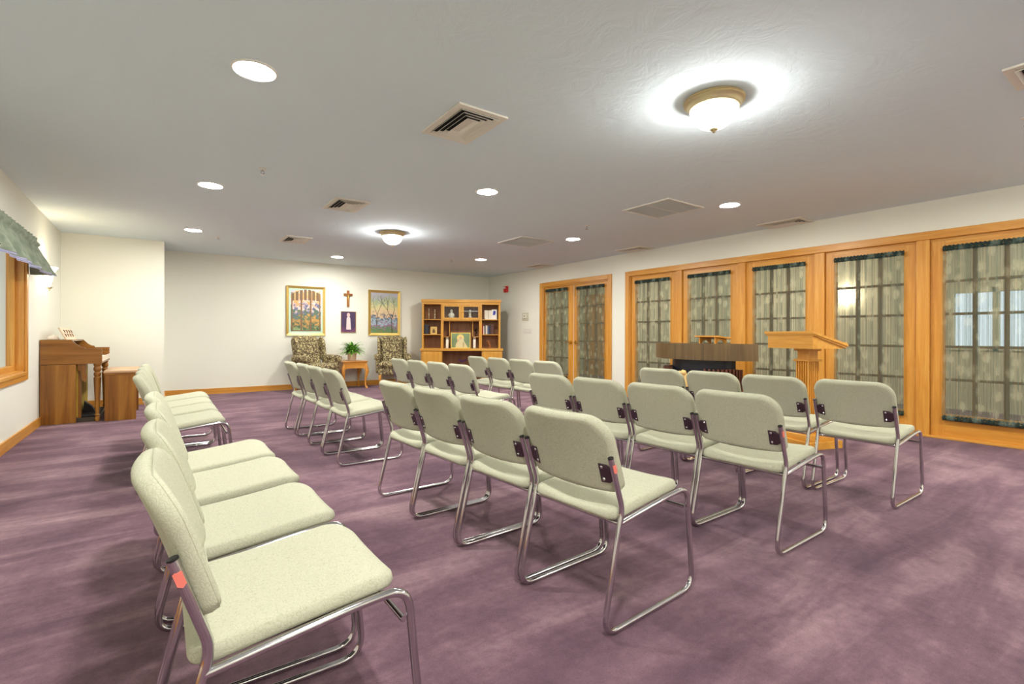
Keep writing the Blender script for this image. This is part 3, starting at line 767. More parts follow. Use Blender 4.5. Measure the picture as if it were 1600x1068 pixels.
dish = MB().lathe([(0.052, 0), (0.056, 0.006), (0.050, 0.026), (0.034, 0.042), (0.010, 0.050), (0.006, 0.058)], seg=28).build('covered_dish', mat('frosted_glass', (236, 226, 214), 0.2), None, 40, (XL+0.10, 7.80, 0.976))
tag(dish, 'small round cream covered dish on the organ lid by the left wall', 'dish')

# ------------------------------------------------------------------ back wall pictures and crucifix
def frame_pic(name, label, cat, x0, x1, z0, z1, fw, fm, canvas, mat_m=None, mw=0, depth=0.03, group=None):
    t = thing(name, label, cat, ((x0+x1)/2, YB, z0), 0, group)
    W, Hh = x1-x0, z1-z0; a = W/2
    for nm, q in (('frame_side', [(-a, 0), (-a+fw, fw), (-a+fw, Hh-fw), (-a, Hh)]), ('frame_side', [(a, 0), (a-fw, fw), (a-fw, Hh-fw), (a, Hh)]),
                  ('frame_rail', [(-a, 0), (a, 0), (a-fw, fw), (-a+fw, fw)]), ('frame_rail', [(-a, Hh), (a, Hh), (a-fw, Hh-fw), (-a+fw, Hh-fw)])):
        mb = MB(); bm = mb.bm
        A = [bm.verts.new((x, -0.003, z)) for x, z in q]
        outer = {(-a, 0), (-a, Hh), (a, 0), (a, Hh)}
        B = [bm.verts.new((x, -depth if (x, z) in outer else -depth*0.45, z)) for x, z in q]
        cx_ = sum(x for x, z in q)/4; cz_ = sum(z for x, z in q)/4
        bm.faces.new(A); bm.faces.new(B)
        for i in range(4): bm.faces.new((A[i], B[i], B[(i+1) % 4], A[(i+1) % 4]))
        mb.build(nm, fm, t)
    y = -0.010
    if mat_m:
        MB().box(-a+fw, a-fw, y+0.001, -0.002, fw, Hh-fw).build('mat_board', mat_m, t)
        MB().box(-a+fw+mw, a-fw-mw, y-0.001, y+0.001, fw+mw, Hh-fw-mw).build('picture', canvas, t)
    else:
        MB().box(-a+fw, a-fw, y, -0.002, fw, Hh-fw).build('picture', canvas, t)
    return t
def scene_mat(name, stops, cell=26, z0=0, z1=1, dist=0.25):
    """a landscape of coloured leaded pieces: bands by height broken up by cells"""
    mt = mat(name, (128, 128, 128), 0.35)
    mp = coords(mt, (1, 1, 1)); vv = nd(mt, 'ShaderNodeTexVoronoi'); vv.inputs['Scale'].default_value = cell; ln(mt, mp, 'Vector', vv, 'Vector')
    sep = nd(mt, 'ShaderNodeSeparateXYZ'); ln(mt, mp, 'Vector', sep, 'Vector')
    nz = noise(mt, mp, 5, 3); sc2 = nd(mt, 'ShaderNodeSeparateColor'); ln(mt, vv, 'Color', sc2, 'Color')
    mr = nd(mt, 'ShaderNodeMapRange'); mr.inputs['From Min'].default_value = z0; mr.inputs['From Max'].default_value = z1; ln(mt, sep, 'Z', mr, 'Value')
    a1 = nd(mt, 'ShaderNodeMath', operation='MULTIPLY_ADD'); ln(mt, sc2, 'Red', a1, 0); a1.inputs[1].default_value = dist; ln(mt, mr, 'Result', a1, 2)
    a2 = nd(mt, 'ShaderNodeMath', operation='MULTIPLY_ADD'); ln(mt, nz, 'Fac', a2, 0); a2.inputs[1].default_value = dist; ln(mt, a1, 0, a2, 2)
    a3 = nd(mt, 'ShaderNodeMath', operation='SUBTRACT'); ln(mt, a2, 0, a3, 0); a3.inputs[1].default_value = dist
    r = ramp(mt, stops); r.color_ramp.interpolation = 'EASE'; ln(mt, a3, 0, r, 'Fac')
    ln(mt, r, 'Color', mt.node_tree.nodes['Principled BSDF'], 'Base Color'); return mt
pA = scene_mat('autumn_pane_picture', [(0.0, (150, 168, 118)), (0.14, (70, 96, 72)), (0.3, (196, 150, 84)), (0.42, (84, 112, 86)), (0.52, (98, 104, 140)), (0.62, (228, 200, 190)), (0.72, (226, 160, 96)), (0.84, (222, 190, 120)), (0.95, (196, 200, 214))], 22, 0, 0.95, 0.22)
tA = frame_pic('framed_picture', 'framed autumn landscape print with mint mat, left of the crucifix', 'picture', 1.95, 2.66, 1.03, 1.975, 0.045, goldf, pA, mat('mint_mat', (190, 222, 202), 0.7), 0.035, 0.035, 'gold framed pictures on the back wall')
bw = mat('umber_bars', (122, 96, 66), 0.6)
bars = MB()
for x0, x1, z0, z1 in ((-0.265, -0.245, 0.09, 0.82), (0.245, 0.265, 0.09, 0.82), (-0.265, 0.265, 0.08, 0.10), (-0.10, -0.07, 0.1, 0.86), (0.07, 0.10, 0.1, 0.86)):
    bars.box(x0, x1, -0.0125, -0.0108, z0, z1)
pts = [(-0.265, 0.70)]+[(-0.265+0.53*k/12, 0.70+0.155*math.sin(PI*k/12)) for k in range(13)]
A_ = [(-0.265+0.53*k/14, 0.64+0.02*math.sin(PI*k/14)) for k in range(15)]
B_ = [(-0.265+0.53*k/14, 0.80+0.085*math.sin(PI*k/14)) for k in range(15)]
for k in range(14):
    if k % 2 == 0 or True:
        q = [A_[k], A_[k+1], B_[k+1], B_[k]]
        sx_ = 0.36 if k % 2 else 1.0
        xa, xb = q[0][0], q[0][0]+(q[1][0]-q[0][0])*sx_
        bars.box(xa, xb, -0.0124, -0.0108, q[0][1]+0.02, q[3][1])
bars.build('painted_bars', bw, tA)
pC = scene_mat('lakeside_picture', [(0.0, (120, 126, 78)), (0.10, (88, 138, 86)), (0.22, (150, 112, 140)), (0.30, (160, 184, 196)), (0.38, (84, 96, 116)), (0.48, (226, 196, 156)), (0.62, (214, 206, 150)), (0.75, (168, 184, 144)), (0.9, (176, 176, 190))], 30, 0, 0.95, 0.16)
tC = frame_pic('framed_picture', 'framed lake and garden print, right of the crucifix above the right armchair', 'picture', 3.53, 4.22, 1.035, 1.98, 0.05, goldf, pC, None, 0, 0.035, 'gold framed pictures on the back wall')
tr = MB(); rnd = random.Random(5)
def branch(x, z, a, L, r0, dep):
    x1, z1 = x+L*math.sin(a), z+L*math.cos(a)
    if abs(x1) > 0.28 or z1 > 0.86: return
    w0 = r0
    p = [(x-w0, z), (x+w0, z), (x1+w0*0.6, z1), (x1-w0*0.6, z1)]
    tr.prism(p, -0.0125-dep*0.0004, -0.0105, 'Y')
    if dep < 4:
        branch(x1, z1, a+rnd.uniform(0.15, 0.5), L*0.75, r0*0.65, dep+1); branch(x1, z1, a-rnd.uniform(0.15, 0.5), L*0.75, r0*0.65, dep+1)
branch(0.17, 0.06, -0.05, 0.28, 0.012, 0); branch(-0.17, 0.2, 0.05, 0.24, 0.007, 1)
tr.build('painted_trees', mat('tree_umber', (92, 80, 62), 0.6), tC)
pB = scene_mat('violet_ground_picture', [(0.0, (112, 64, 104)), (0.3, (66, 48, 84)), (1.0, (72, 52, 84))], 6, 0, 0.43, 0.1)
tB = frame_pic('framed_print', 'small violet print of a pale robed figure below the crucifix', 'picture', 2.97, 3.27, 1.09, 1.515, 0.010, mat('thin_gilt_edge', (150, 116, 60), 0.5), pB, None, 0, 0.018)
pw = MB(); pw.prism([(-0.045, 0.06), (0.05, 0.06), (0.035, 0.30), (0.0, 0.33), (-0.035, 0.30)], -0.0118, -0.0101, 'Y')
pw.build('pale_robe', mat('pale_robe_paint', (226, 206, 204), 0.5), tB)
pw = MB(); pw.lathe([(0.002, -0.0015), (0.032, -0.0008), (0.034, 0)], seg=18)
for v_ in pw.bm.verts: v_.co = Vector((v_.co.x, -0.0105+v_.co.z, 0.355+v_.co.y*1.25))
pw.build('pale_head', mat('pale_head_paint', (216, 184, 176), 0.5), tB)

t = thing('crucifix', 'small wooden crucifix with brass figure hanging between the two framed landscapes', 'crucifix', (3.11, YB, 1.61))
MB().box(-0.025, 0.025, -0.022, -0.002, 0, 0.33, 0.003).build('upright', wood('cross_wood', (120, 72, 34), (158, 100, 50), (180, 122, 64), 'Z'), t)
MB().box(-0.088, 0.088, -0.026, -0.004, 0.222, 0.268, 0.003).build('cross_beam', wood('cross_wood_beam', (120, 72, 34), (158, 100, 50), (180, 122, 64), 'X'), t)
fg = MB()
fg.tube([(0, -0.032, 0.055), (0.004, -0.036, 0.11), (-0.003, -0.036, 0.155), (0, -0.036, 0.195), (0, -0.035, 0.222)], [0.005, 0.008, 0.011, 0.014, 0.008], 10)
fg.tube([(-0.065, -0.034, 0.248), (-0.03, -0.034, 0.232), (0, -0.036, 0.215), (0.03, -0.034, 0.232), (0.065, -0.034, 0.248)], [0.003, 0.005, 0.008, 0.005, 0.003], 8)
fg.lathe([(0.002, -0.011), (0.008, -0.006), (0.009, 0.002), (0.003, 0.012)], cx=0.003, cy=-0.038, z0=0.236, seg=10)
fg.build('corpus', brass, t, 60)

# ------------------------------------------------------------------ wall devices near the doors
t = thing('fire_alarm', 'red fire alarm strobe high on the right wall near the corner', 'fire alarm', (XR, 9.32, 2.03))
MB().box(-0.05, 0, -0.065, 0.065, 0, 0.14, 0.008).build('housing', red, t)
MB().box(-0.062, -0.05, -0.02, 0.055, 0.085, 0.125, 0.004).build('strobe_lens', mat('strobe_lens', (232, 226, 220), 0.15), t)
t = thing('thermostat', 'square beige thermostat on the right wall beside the double doors', 'thermostat', (XR, 8.60, 1.36))
MB().box(-0.012, 0, -0.11, 0.11, 0, 0.175, 0.004).build('wall_plate', mat('beige_plate', (198, 196, 172), 0.5), t)
MB().box(-0.035, -0.012, -0.06, 0.06, 0.05, 0.15, 0.006).build('cover', mat('beige_cover', (224, 222, 204), 0.5), t)
MB().box(-0.037, -0.034, -0.018, 0.018, 0.095, 0.112).build('dial_window', black, t)
t = thing('switch_plate', 'wide white light switch plate under the thermostat', 'light switch', (XR, 8.53, 1.08))
MB().box(-0.006, 0, -0.15, 0.15, 0, 0.115, 0.003).build('plate', white, t)
for q in range(5): MB().box(-0.012, -0.006, -0.115+q*0.055, -0.095+q*0.055, 0.035, 0.08, 0.002).build('rocker', white, t)

# ------------------------------------------------------------------ wing chairs
def brocade():
    mt = mat('brown_scroll_brocade', (170, 156, 110), 0.9)
    mp = coords(mt, (1, 1, 1)); n0 = noise(mt, mp, 14, 2); mx0 = nd(mt, 'ShaderNodeMix', data_type='VECTOR'); mx0.inputs[0].default_value = 0.12
    ln(mt, mp, 'Vector', mx0, 4); ln(mt, n0, 'Color', mx0, 5)
    vv = nd(mt, 'ShaderNodeTexVoronoi', feature='DISTANCE_TO_EDGE'); vv.inputs['Scale'].default_value = 21; ln(mt, mx0, 1, vv, 'Vector')
    r = ramp(mt, [(0.0, (84, 70, 52)), (0.10, (88, 74, 54)), (0.16, (176, 164, 116)), (0.5, (192, 180, 134))]); ln(mt, vv, 'Distance', r, 'Fac')
    ln(mt, r, 'Color', mt.node_tree.nodes['Principled BSDF'], 'Base Color'); return mt
brc = brocade(); piping = mat('dark_piping', (72, 58, 44), 0.8)
def wing_chair(label, x, y, rz, sc_=(0.88, 0.92, 0.975)):
    """faces -Y before rotation"""
    t = thing('wing_armchair', label, 'armchair', (x, y, 0), rz, 'brocade wing chairs under the pictures'); t.scale = sc_
    # seat deck (front rail) and cushion
    MB().cushion(0.33, 0.31, 0.16, 0.05, lambda u, v, w_: (u, v-0.02, 0.335+w_), 0.2, 0.2).build('seat_base', brc, t, 60)
    MB().cushion(0.285, 0.30, 0.12, 0.09, lambda u, v, w_: (u*(1+0.12*(1 if v < -0.15 else 0)), v-0.065, 0.465+w_*1.0), 0.7, 0.5).build('seat_cushion', brc, t, 60)
    # back, leaning, gently arched top
    def bk(u, v, w_):
        z = 0.70+v; yy = 0.26+0.22*(z-0.42)
        return (u*(1+0.06*v), yy-w_+0.0, z+ (0.018*(1-(u/0.27)**2) if v > 0.15 else 0))
    MB().cushion(0.275, 0.335, 0.14, 0.08, bk, 0.8, 0.4).build('backrest', brc, t, 60)
    for s in (-1, 1):
        def wg(u, v, w_):
            # u forward extent, v height
            z = 0.80+v; k = (z-0.56)/0.46
            yy = 0.27+0.22*(z-0.42)-0.10 + (-u)*(0.75+0.5*math.sin(PI*min(1, max(0, k)))*0.9)
            return (s*(0.290+0.018*k+w_*0.9), yy, z)
        MB().cushion(0.10, 0.235, 0.075, 0.09, wg, 0.5, 0.45).build('wing', brc, t, 60)
        def ar(u, v, w_):
            return (s*(0.335+v*0.9), u-0.03, 0.52+w_)
        m_ = MB()
        m_.cushion(0.27, 0.05, 0.30, 0.04, lambda u, v, w_: (s*(0.325+v), u-0.02, 0.45+w_), 0.1, 0.15)
        m_.build('arm_panel', brc, t, 60)
        m_ = MB()
        def roll(u, vv):
            a = 2*PI*vv; yy = 0.24-0.55*u; rr = 0.064*(1 if 0.02 < u < 0.98 else 0.86)
            return (s*(0.352+rr*math.cos(a)), yy, 0.615+rr*math.sin(a)+0.01*math.sin(PI*u))
        m_.grid(roll, 14, 20)
        m_.lathe([(0.002, -0.02), (0.03, -0.016), (0.056, -0.0)], seg=20)
        for v_ in m_.bm.verts[-60:]: v_.co = Vector((s*0.352+v_.co.x, -0.31+v_.co.z, 0.615+v_.co.y))
        m_.build('arm_roll', brc, t, 50)
    MB().tube([(s_*0.262, 0.235+0.22*(0.99-0.42)-0.09, 0.95) for s_ in (-1, 1)], 0.004, 6).build('welt', piping, t)
    for s in (-1, 1):
        MB().tube([(s*0.27, -0.27, 0.27), (s*0.285, -0.30, 0.22), (s*0.275, -0.285, 0.12), (s*0.272, -0.28, 0.04), (s*0.278, -0.295, 0.012), (s*0.278, -0.295, 0.0)], [0.034, 0.036, 0.022, 0.015, 0.026, 0.024], 12).build('cabriole_leg', table_w, t, 60)
        MB().tube([(s*0.26, 0.27, 0.27), (s*0.26, 0.30, 0.10), (s*0.26, 0.33, 0.0)], [0.022, 0.020, 0.017], 8).build('rear_leg', table_w, t, 40)
wing_chair('brocade wing armchair left of the side table, under the mint matted picture', 2.36, 9.54, math.radians(17))
wing_chair('brocade wing armchair right of the side table, beside the oak hutch', 3.86, 9.58, math.radians(-20))

# side table with plant
def side_table(x, y):
    t = thing('side_table', 'small honey oak cabriole leg side table between the two armchairs', 'table', (x, y, 0))
    W, D, Hh = 0.50, 0.50, 0.535; a, b = W/2, D/2
    MB().box(-a, a, -b, b, Hh-0.022, Hh, 0.005).build('tabletop', table_w, t)
    pr_ = [(-a+0.02, Hh-0.022), (a-0.02, Hh-0.022), (a-0.02, Hh-0.17), (a-0.09, Hh-0.145), (a-0.16, Hh-0.14), (-a+0.16, Hh-0.14), (-a+0.09, Hh-0.145), (-a+0.02, Hh-0.17)]
    MB().prism(pr_, -b+0.015, -b+0.033, 'Y').build('front_apron', table_w, t)
    MB().prism(pr_, b-0.033, b-0.015, 'Y').build('rear_apron', table_w, t)
    for s in (-1, 1): MB().prism([(-b+0.033, Hh-0.022), (b-0.033, Hh-0.022), (b-0.033, Hh-0.16), (-b+0.033, Hh-0.16)], s*(a-0.03)-0.009, s*(a-0.03)+0.009, 'X').build('side_apron', table_w, t)
    for sx_ in (-1, 1):
        for sy_ in (-1, 1):
            P = [(a-0.035, Hh-0.06), (a-0.022, Hh-0.17), (a-0.018, Hh-0.22), (a-0.035, Hh-0.32), (a-0.045, Hh-0.42), (a-0.040, 0.05), (a-0.022, 0.02), (a-0.02, 0.0)]
            MB().tube([(sx_*p, sy_*(p-a+b), z) for p, z in P], [0.026, 0.036, 0.036, 0.023, 0.015, 0.013, 0.026, 0.026], 12).build('cabriole_leg', table_w, t, 60)
side_table(3.09, 9.78)
pot = thing('potted_fern', 'bushy green fern in a cream glazed pot on the side table', 'plant', (3.08, 9.72, 0.5355))
MB().lathe([(0.072, 0), (0.078, 0.01), (0.088, 0.15), (0.092, 0.165), (0.084, 0.165), (0.078, 0.14), (0.01, 0.138)], seg=28).build('pot', mat('cream_glaze', (216, 196, 172), 0.35), pot, 40)
MB().lathe([(0.080, 0.135), (0.078, 0.152), (0.02, 0.155)], seg=20).build('soil', mat('potting_soil', (60, 44, 32), 1), pot, 40)
lf = MB(); rnd = random.Random(11)
for k in range(260):
    az = rnd.uniform(0, 2*PI); L = rnd.uniform(0.14, 0.30); up = rnd.uniform(0.1, 1.45); wd = rnd.uniform(0.009, 0.016)
    p = Vector((rnd.uniform(-0.04, 0.04), rnd.uniform(-0.04, 0.04), 0.15)); pts = []
    for j in range(7):
        s_ = j/6; e = up-1.5*s_*s_
        pts.append(p.copy()); p += Vector((math.cos(az)*math.cos(e), math.sin(az)*math.cos(e), math.sin(e)))*(L/6)
    side = Vector((-math.sin(az), math.cos(az), 0))
    prev = None
    for j in range(7):
        ww = wd*math.sin(PI*(0.12+0.86*j/6))*1.5
        c0 = lf.bm.verts.new(pts[j]-side*ww); c1 = lf.bm.verts.new(pts[j]+side*ww+Vector((0, 0, 0.003)))
        if prev: lf.bm.faces.new((prev[0], prev[1], c1, c0))
        prev = (c0, c1)
fm_ = mat('fern_green', (96, 156, 52), 0.6)
mp = coords(fm_, (1, 1, 1)); n = noise(fm_, mp, 40, 2); r = ramp(fm_, [(0.35, (70, 130, 40)), (0.55, (112, 172, 56)), (0.7, (156, 204, 92))]); ln(fm_, n, 'Fac', r, 'Fac'); ln(fm_, r, 'Color', fm_.node_tree.nodes['Principled BSDF'], 'Base Color')
lf.build('fronds', fm_, pot, 'open')

# ------------------------------------------------------------------ oak hutch across the corner
HA = -math.radians(30.5); HX, HY = 4.44, 9.485
hutch = thing('desk_hutch', 'oak desk with a tall shelved hutch standing across the far right corner', 'cabinet', (HX, HY, 0), HA)
HWd = 1.69; UD0, UD1 = 0.20, 0.49       # local y of the upper front and the back
ub = lambda cz: 1.806-(cz-65)*0.00138
def hb(name, x0, x1, y0, y1, z0, z1, m_=None, bev=0.002, par=None):
    return MB().box(x0, x1, y0, y1, z0, z1, bev).build(name, m_ or cab_z, par or hutch)
DZ = 0.762
hb('crown_moulding', -0.015, HWd+0.0, UD0-0.015, UD1, 1.745, 1.806, cab_x, 0.006)
hb('frieze', 0.0, HWd-0.015, UD0, UD1, 1.70, 1.745, cab_x)
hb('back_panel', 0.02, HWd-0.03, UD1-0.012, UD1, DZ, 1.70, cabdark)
for x0, x1 in ((0.0, 0.038), (0.40, 0.455), (1.213, 1.277), (1.633, 1.675)): hb('upright', x0, x1, UD0, UD1-0.012, DZ, 1.70)
for x0, x1 in ((0.038, 0.40), (1.277, 1.633)):
    for z in (1.385, 1.062): hb('shelf', x0, x1, UD0+0.01, UD1-0.012, z-0.018, z, cab_x)
hb('cupboard_floor', 0.455, 1.213, UD0, UD1-0.012, 1.345, 1.368, cab_x)
hb('cupboard_divider', 0.825, 0.845, UD0+0.02, UD1-0.012, 1.368, 1.70)
for x0, x1 in ((0.455, 0.58), (1.078, 1.213)): hb('cubby_floor', x0, x1, UD0+0.10, UD1-0.012, 1.0, 1.015, cab_x)
for x in (0.575, 1.073): hb('cubby_divider', x, x+0.014, UD0+0.10, UD1-0.012, 1.015, 1.345)
def gdoor(x0, x1, knob):
    z0, z1 = 1.366, 1.70; d = bpy.data.objects.new('glass_door', None); C.objects.link(d); d.parent = hutch
    q = 0.05
    for nm, a in (('stile', (x0, x0+q, z0, z1)), ('stile', (x1-q, x1, z0, z1)), ('rail', (x0+q, x1-q, z0, z0+q)), ('rail', (x0+q, x1-q, z1-q, z1))):
        hb(nm, a[0], a[1], UD0-0.018, UD0+0.001, a[2], a[3], None, 0.003, d)
    MB().box(x0+q, x1-q, UD0-0.010, UD0-0.006, z0+q, z1-q).build('pane', pane, d)
    MB().lathe([(0.004, 0), (0.010, 0.006), (0.008, 0.014)], seg=12).build('knob', brass, d, 40, (knob, UD0-0.019, 1.53)).rotation_euler = (PI/2, 0, 0)
gdoor(0.425, 0.833, 0.812); gdoor(0.838, 1.245, 0.858)
hb('desktop', -0.02, HWd+0.03, 0.0, UD1, 0.712, DZ, cab_x, 0.006)
for x0, x1 in ((0.0, 0.44), (1.27, 1.705)):
    hb('pedestal', x0, x1, 0.03, UD1, 0.0, 0.712)
    d = hb('cupboard_door', x0+0.02, x1-0.02, 0.012, 0.03, 0.08, 0.70, None, 0.003)
    MB().prism([(x0+0.075, 0.14), (x1-0.075, 0.14), (x1-0.075, 0.645), (x0+0.075, 0.645)], 0.004, 0.012, 'Y').build('raised_panel', cab_z, d)
    MB().lathe([(0.004, 0), (0.010, 0.006), (0.008, 0.014)], seg=12).build('knob', brass, d, 40, ((x1-0.05) if x0 < 0.5 else (x0+0.05), 0.011, 0.45)).rotation_euler = (PI/2, 0, 0)
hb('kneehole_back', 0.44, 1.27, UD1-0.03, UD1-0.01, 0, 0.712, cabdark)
hb('plinth', 0.0, 0.44, 0.02, 0.03, 0, 0.075, cab_x); hb('plinth', 1.27, 1.705, 0.02, 0.03, 0, 0.075, cab_x)
HM = Matrix.Translation((HX, HY, 0)) @ Matrix.Rotation(HA, 4, 'Z')
def onh(x, y, z, rz=0): 
    p = HM @ Vector((x, y, z)); return p, HA+rz
def place(name, label, cat, x, y, z, rz=0, group=None):
    p, a = onh(x, y, z, rz); return thing(name, label, cat, p, a, group)
# candlesticks
stick = [(0.028, 0), (0.030, 0.006), (0.012, 0.03), (0.008, 0.05), (0.014, 0.075), (0.016, 0.10), (0.008, 0.135), (0.008, 0.155), (0.017, 0.165), (0.017, 0.175), (0.009, 0.18), (0.010, 0.215)]
pew = mat('aged_brass', (176, 166, 132), 0.35, 0.7)
for x, s_, l in ((0.140, 1.0, 'taller brass candlestick on the hutch top left shelf'), (0.268, 0.93, 'shorter brass candlestick on the hutch top left shelf, right hand one')):
    t = place('candlestick', l, 'candlestick', x, UD0+0.12, 1.386, 0, 'pair of brass candlesticks')
    MB().lathe([(r_*1.15, z*s_) for r_, z in stick], seg=16).build('stem', pew, t, 50)
    MB().lathe([(0.008, 0.2*s_), (0.016, 0.207*s_), (0.017, 0.222*s_)], seg=14).build('drip_cup', pew, t, 40)
# white statue, lamp-shaped figurine
def statue(name, label, cat, x, z, sc_, prof, m_):
    t = place(name, label, cat, x, UD0+0.13, z)
    MB().lathe([(r_*sc_, zz*sc_) for r_, zz in prof], seg=20, sy=0.8).build('body', m_, t, 50)
    return t
cream = mat('cream_ceramic', (226, 220, 202), 0.4)
t = statue('white_statue', 'cream ceramic robed statue behind the left glass door of the hutch', 'statue', 0.62, 1.369, 1.0, [(0.035, 0), (0.04, 0.01), (0.05, 0.03), (0.062, 0.08), (0.058, 0.12), (0.04, 0.15), (0.018, 0.165), (0.026, 0.18), (0.028, 0.20), (0.018, 0.222), (0.004, 0.232)], cream)
for s in (-1, 1): MB().tube([(s*0.045, -0.01, 0.13), (s*0.062, -0.03, 0.10), (s*0.02, -0.055, 0.095)], [0.012, 0.012, 0.007], 8).build('arm', cream, t, 60)
t = statue('candle_figurine', 'white tiered figurine behind the right glass door of the hutch', 'figurine', 1.02, 1.369, 1.0, [(0.06, 0), (0.06, 0.015), (0.04, 0.025), (0.035, 0.06), (0.042, 0.065), (0.042, 0.075), (0.028, 0.08), (0.026, 0.15), (0.032, 0.16), (0.022, 0.175), (0.024, 0.2), (0.008, 0.23)], cream)
MB().lathe([(0.043, 0.028), (0.044, 0.055), (0.036, 0.06)], seg=18).build('band', mat('peach_band', (220, 150, 104), 0.5), t, 40)
for zz in (1.46, 1.54): pass
sh = MB().box(0.89, 1.19, UD0+0.04, UD0+0.26, 1.555, 1.561).build('glass_ledge', glass, hutch)
# top right: open booklet, small picture card
t = place('open_album', 'cream open keepsake album standing on the hutch top right shelf', 'album', 1.42, UD0+0.13, 1.386)
MB().prism([(-0.085, 0.0), (-0.004, 0.025), (-0.004, 0.033), (-0.088, 0.008)], 0.02, 0.20, 'Z').build('left_cover', cream, t)
MB().prism([(0.085, 0.0), (0.004, 0.025), (0.004, 0.033), (0.088, 0.008)], 0.02, 0.20, 'Z').build('right_cover', cream, t)
MB().box(-0.075, 0.075, -0.03, 0.05, 0, 0.02, 0.003).build('stand', cream, t)
t = place('blue_figure_card', 'white card with a deep blue painted shape on the hutch top right shelf', 'card', 1.545, UD0+0.09, 1.386)
MB().box(-0.055, 0.055, 0, 0.006, 0, 0.215, 0.001).build('card', mat('white_card', (226, 224, 214), 0.5), t)
MB().prism([(-0.035, 0.10), (0.01, 0.09), (0.03, 0.14), (0.028, 0.185), (-0.02, 0.19)], -0.0015, 0.0, 'Y').build('blue_shape', mat('deep_blue_paint', (38, 56, 160), 0.5), t)
# books
bookc = [((150, 52, 44), 0.022, 0.225), ((228, 222, 206), 0.020, 0.175), ((60, 36, 32), 0.026, 0.20), ((216, 210, 190), 0.026, 0.19), ((150, 150, 140), 0.02, 0.185), ((52, 70, 120), 0.024, 0.18), ((38, 32, 36), 0.03, 0.20), ((84, 52, 44), 0.066, 0.205)]
bn = ['thin red', 'thin cream', 'dark maroon', 'ivory', 'grey', 'blue', 'black', 'thick brown']
xx = 1.285
for (c_, w_, h_), nme in zip(bookc, bn):
    t = place('book', '%s book standing on the hutch middle right shelf' % nme, 'book', xx, UD0+0.04, 1.0632, 0, 'books on the hutch middle right shelf')
    MB().box(0, w_, 0, 0.14, 0, h_, 0.002).build('cover', mat(nme.replace(' ', '_')+'_cover', c_, 0.6), t)
    MB().box(0.003, w_-0.003, 0.004, 0.142, 0.003, h_+0.0006).build('pages', cream, t)
    xx += w_+0.0015
for k, (x, w_) in enumerate(((0.042, 0.046), (0.090, 0.048))):
    t = place('book', ['black bound book at the left end of the hutch middle left shelf', 'navy bound book beside the small gilt icon on the hutch'][k], 'book', x, UD0+0.04, 1.0632, 0, 'dark books on the hutch middle left shelf')
    MB().box(0, w_, 0, 0.14, 0, 0.20-0.004*k, 0.002).build('cover', mat('dark_cover', ((30, 32, 38), (36, 42, 54))[k], 0.5), t)
    MB().box(0.003, w_-0.003, 0.004, 0.142, 0.003, 0.2006-0.004*k).build('pages', cream, t)
t = place('gilt_icon', 'small square gilt plaque on the hutch middle left shelf', 'plaque', 0.245, UD0+0.08, 1.0632)
MB().box(-0.07, 0.07, 0, 0.012, 0, 0.16, 0.002).build('panel', mat('gilt_panel', (214, 182, 104), 0.45), t)
ic = MB(); ic.box(-0.05, 0.05, -0.002, 0, 0.02, 0.14); ic.build('inner_field', mat('ochre_field', (196, 164, 92), 0.5), t)
ic = MB(); ic.prism([(-0.03, 0.03), (0.03, 0.03), (0.022, 0.08), (0, 0.12), (-0.022, 0.08)], -0.004, -0.002, 'Y'); ic.build('dark_motif', mat('umber_motif', (96, 70, 40), 0.5), t)
# madonna-sized picture: generic portrait stand-in
t = place('framed_print', 'green and cream print in a yellow frame at the centre of the hutch desktop', 'picture', 0.822, UD0-0.02, DZ+0.001)
t.rotation_euler = (math.radians(-6), 0, HA)
for nm, a in (('frame_side', (-0.21, -0.193, 0, 0.335)), ('frame_side', (0.193, 0.21, 0, 0.335)), ('frame_rail', (-0.193, 0.193, 0, 0.017)), ('frame_rail', (-0.193, 0.193, 0.318, 0.335))):
    MB().box(a[0], a[1], 0, 0.02, a[2], a[3], 0.002).build(nm, mat('bright_gilt', (232, 198, 88), 0.4), t)
pm = scene_mat('soft_green_picture', [(0.0, (120, 134, 84)), (0.5, (104, 126, 84)), (1.0, (120, 146, 104))], 14, 0, 0.33, 0.3)
MB().box(-0.193, 0.193, 0.008, 0.016, 0.017, 0.318).build('picture', pm, t)
def oval(name, cx, cz, rx, rz, y, rgb):
    q = MB(); q.prism([(cx+rx*math.cos(2*PI*k/24), cz+rz*math.sin(2*PI*k/24)) for k in range(24)], y, 0.008, 'Y'); q.build(name, mat(name+'_paint', rgb, 0.5), t)
oval('halo_disc', -0.005, 0.225, 0.075, 0.075, 0.0075, (226, 200, 104))
pd = MB(); pd.prism([(-0.11, 0.02), (0.15, 0.02), (0.11, 0.09), (0.07, 0.16), (0.055, 0.22), (0.02, 0.265), (-0.02, 0.262), (-0.045, 0.22), (-0.07, 0.15), (-0.10, 0.09)], 0.0068, 0.008, 'Y'); pd.build('pale_drapery', mat('pale_drapery_paint', (204, 192, 146), 0.5), t)
oval('face', -0.003, 0.218, 0.026, 0.034, 0.0060, (206, 164, 120))
oval('small_face', -0.055, 0.165, 0.022, 0.026, 0.0060, (206, 164, 120))
oval('shawl_fold', 0.06, 0.08, 0.02, 0.06, 0.0060, (170, 160, 116))
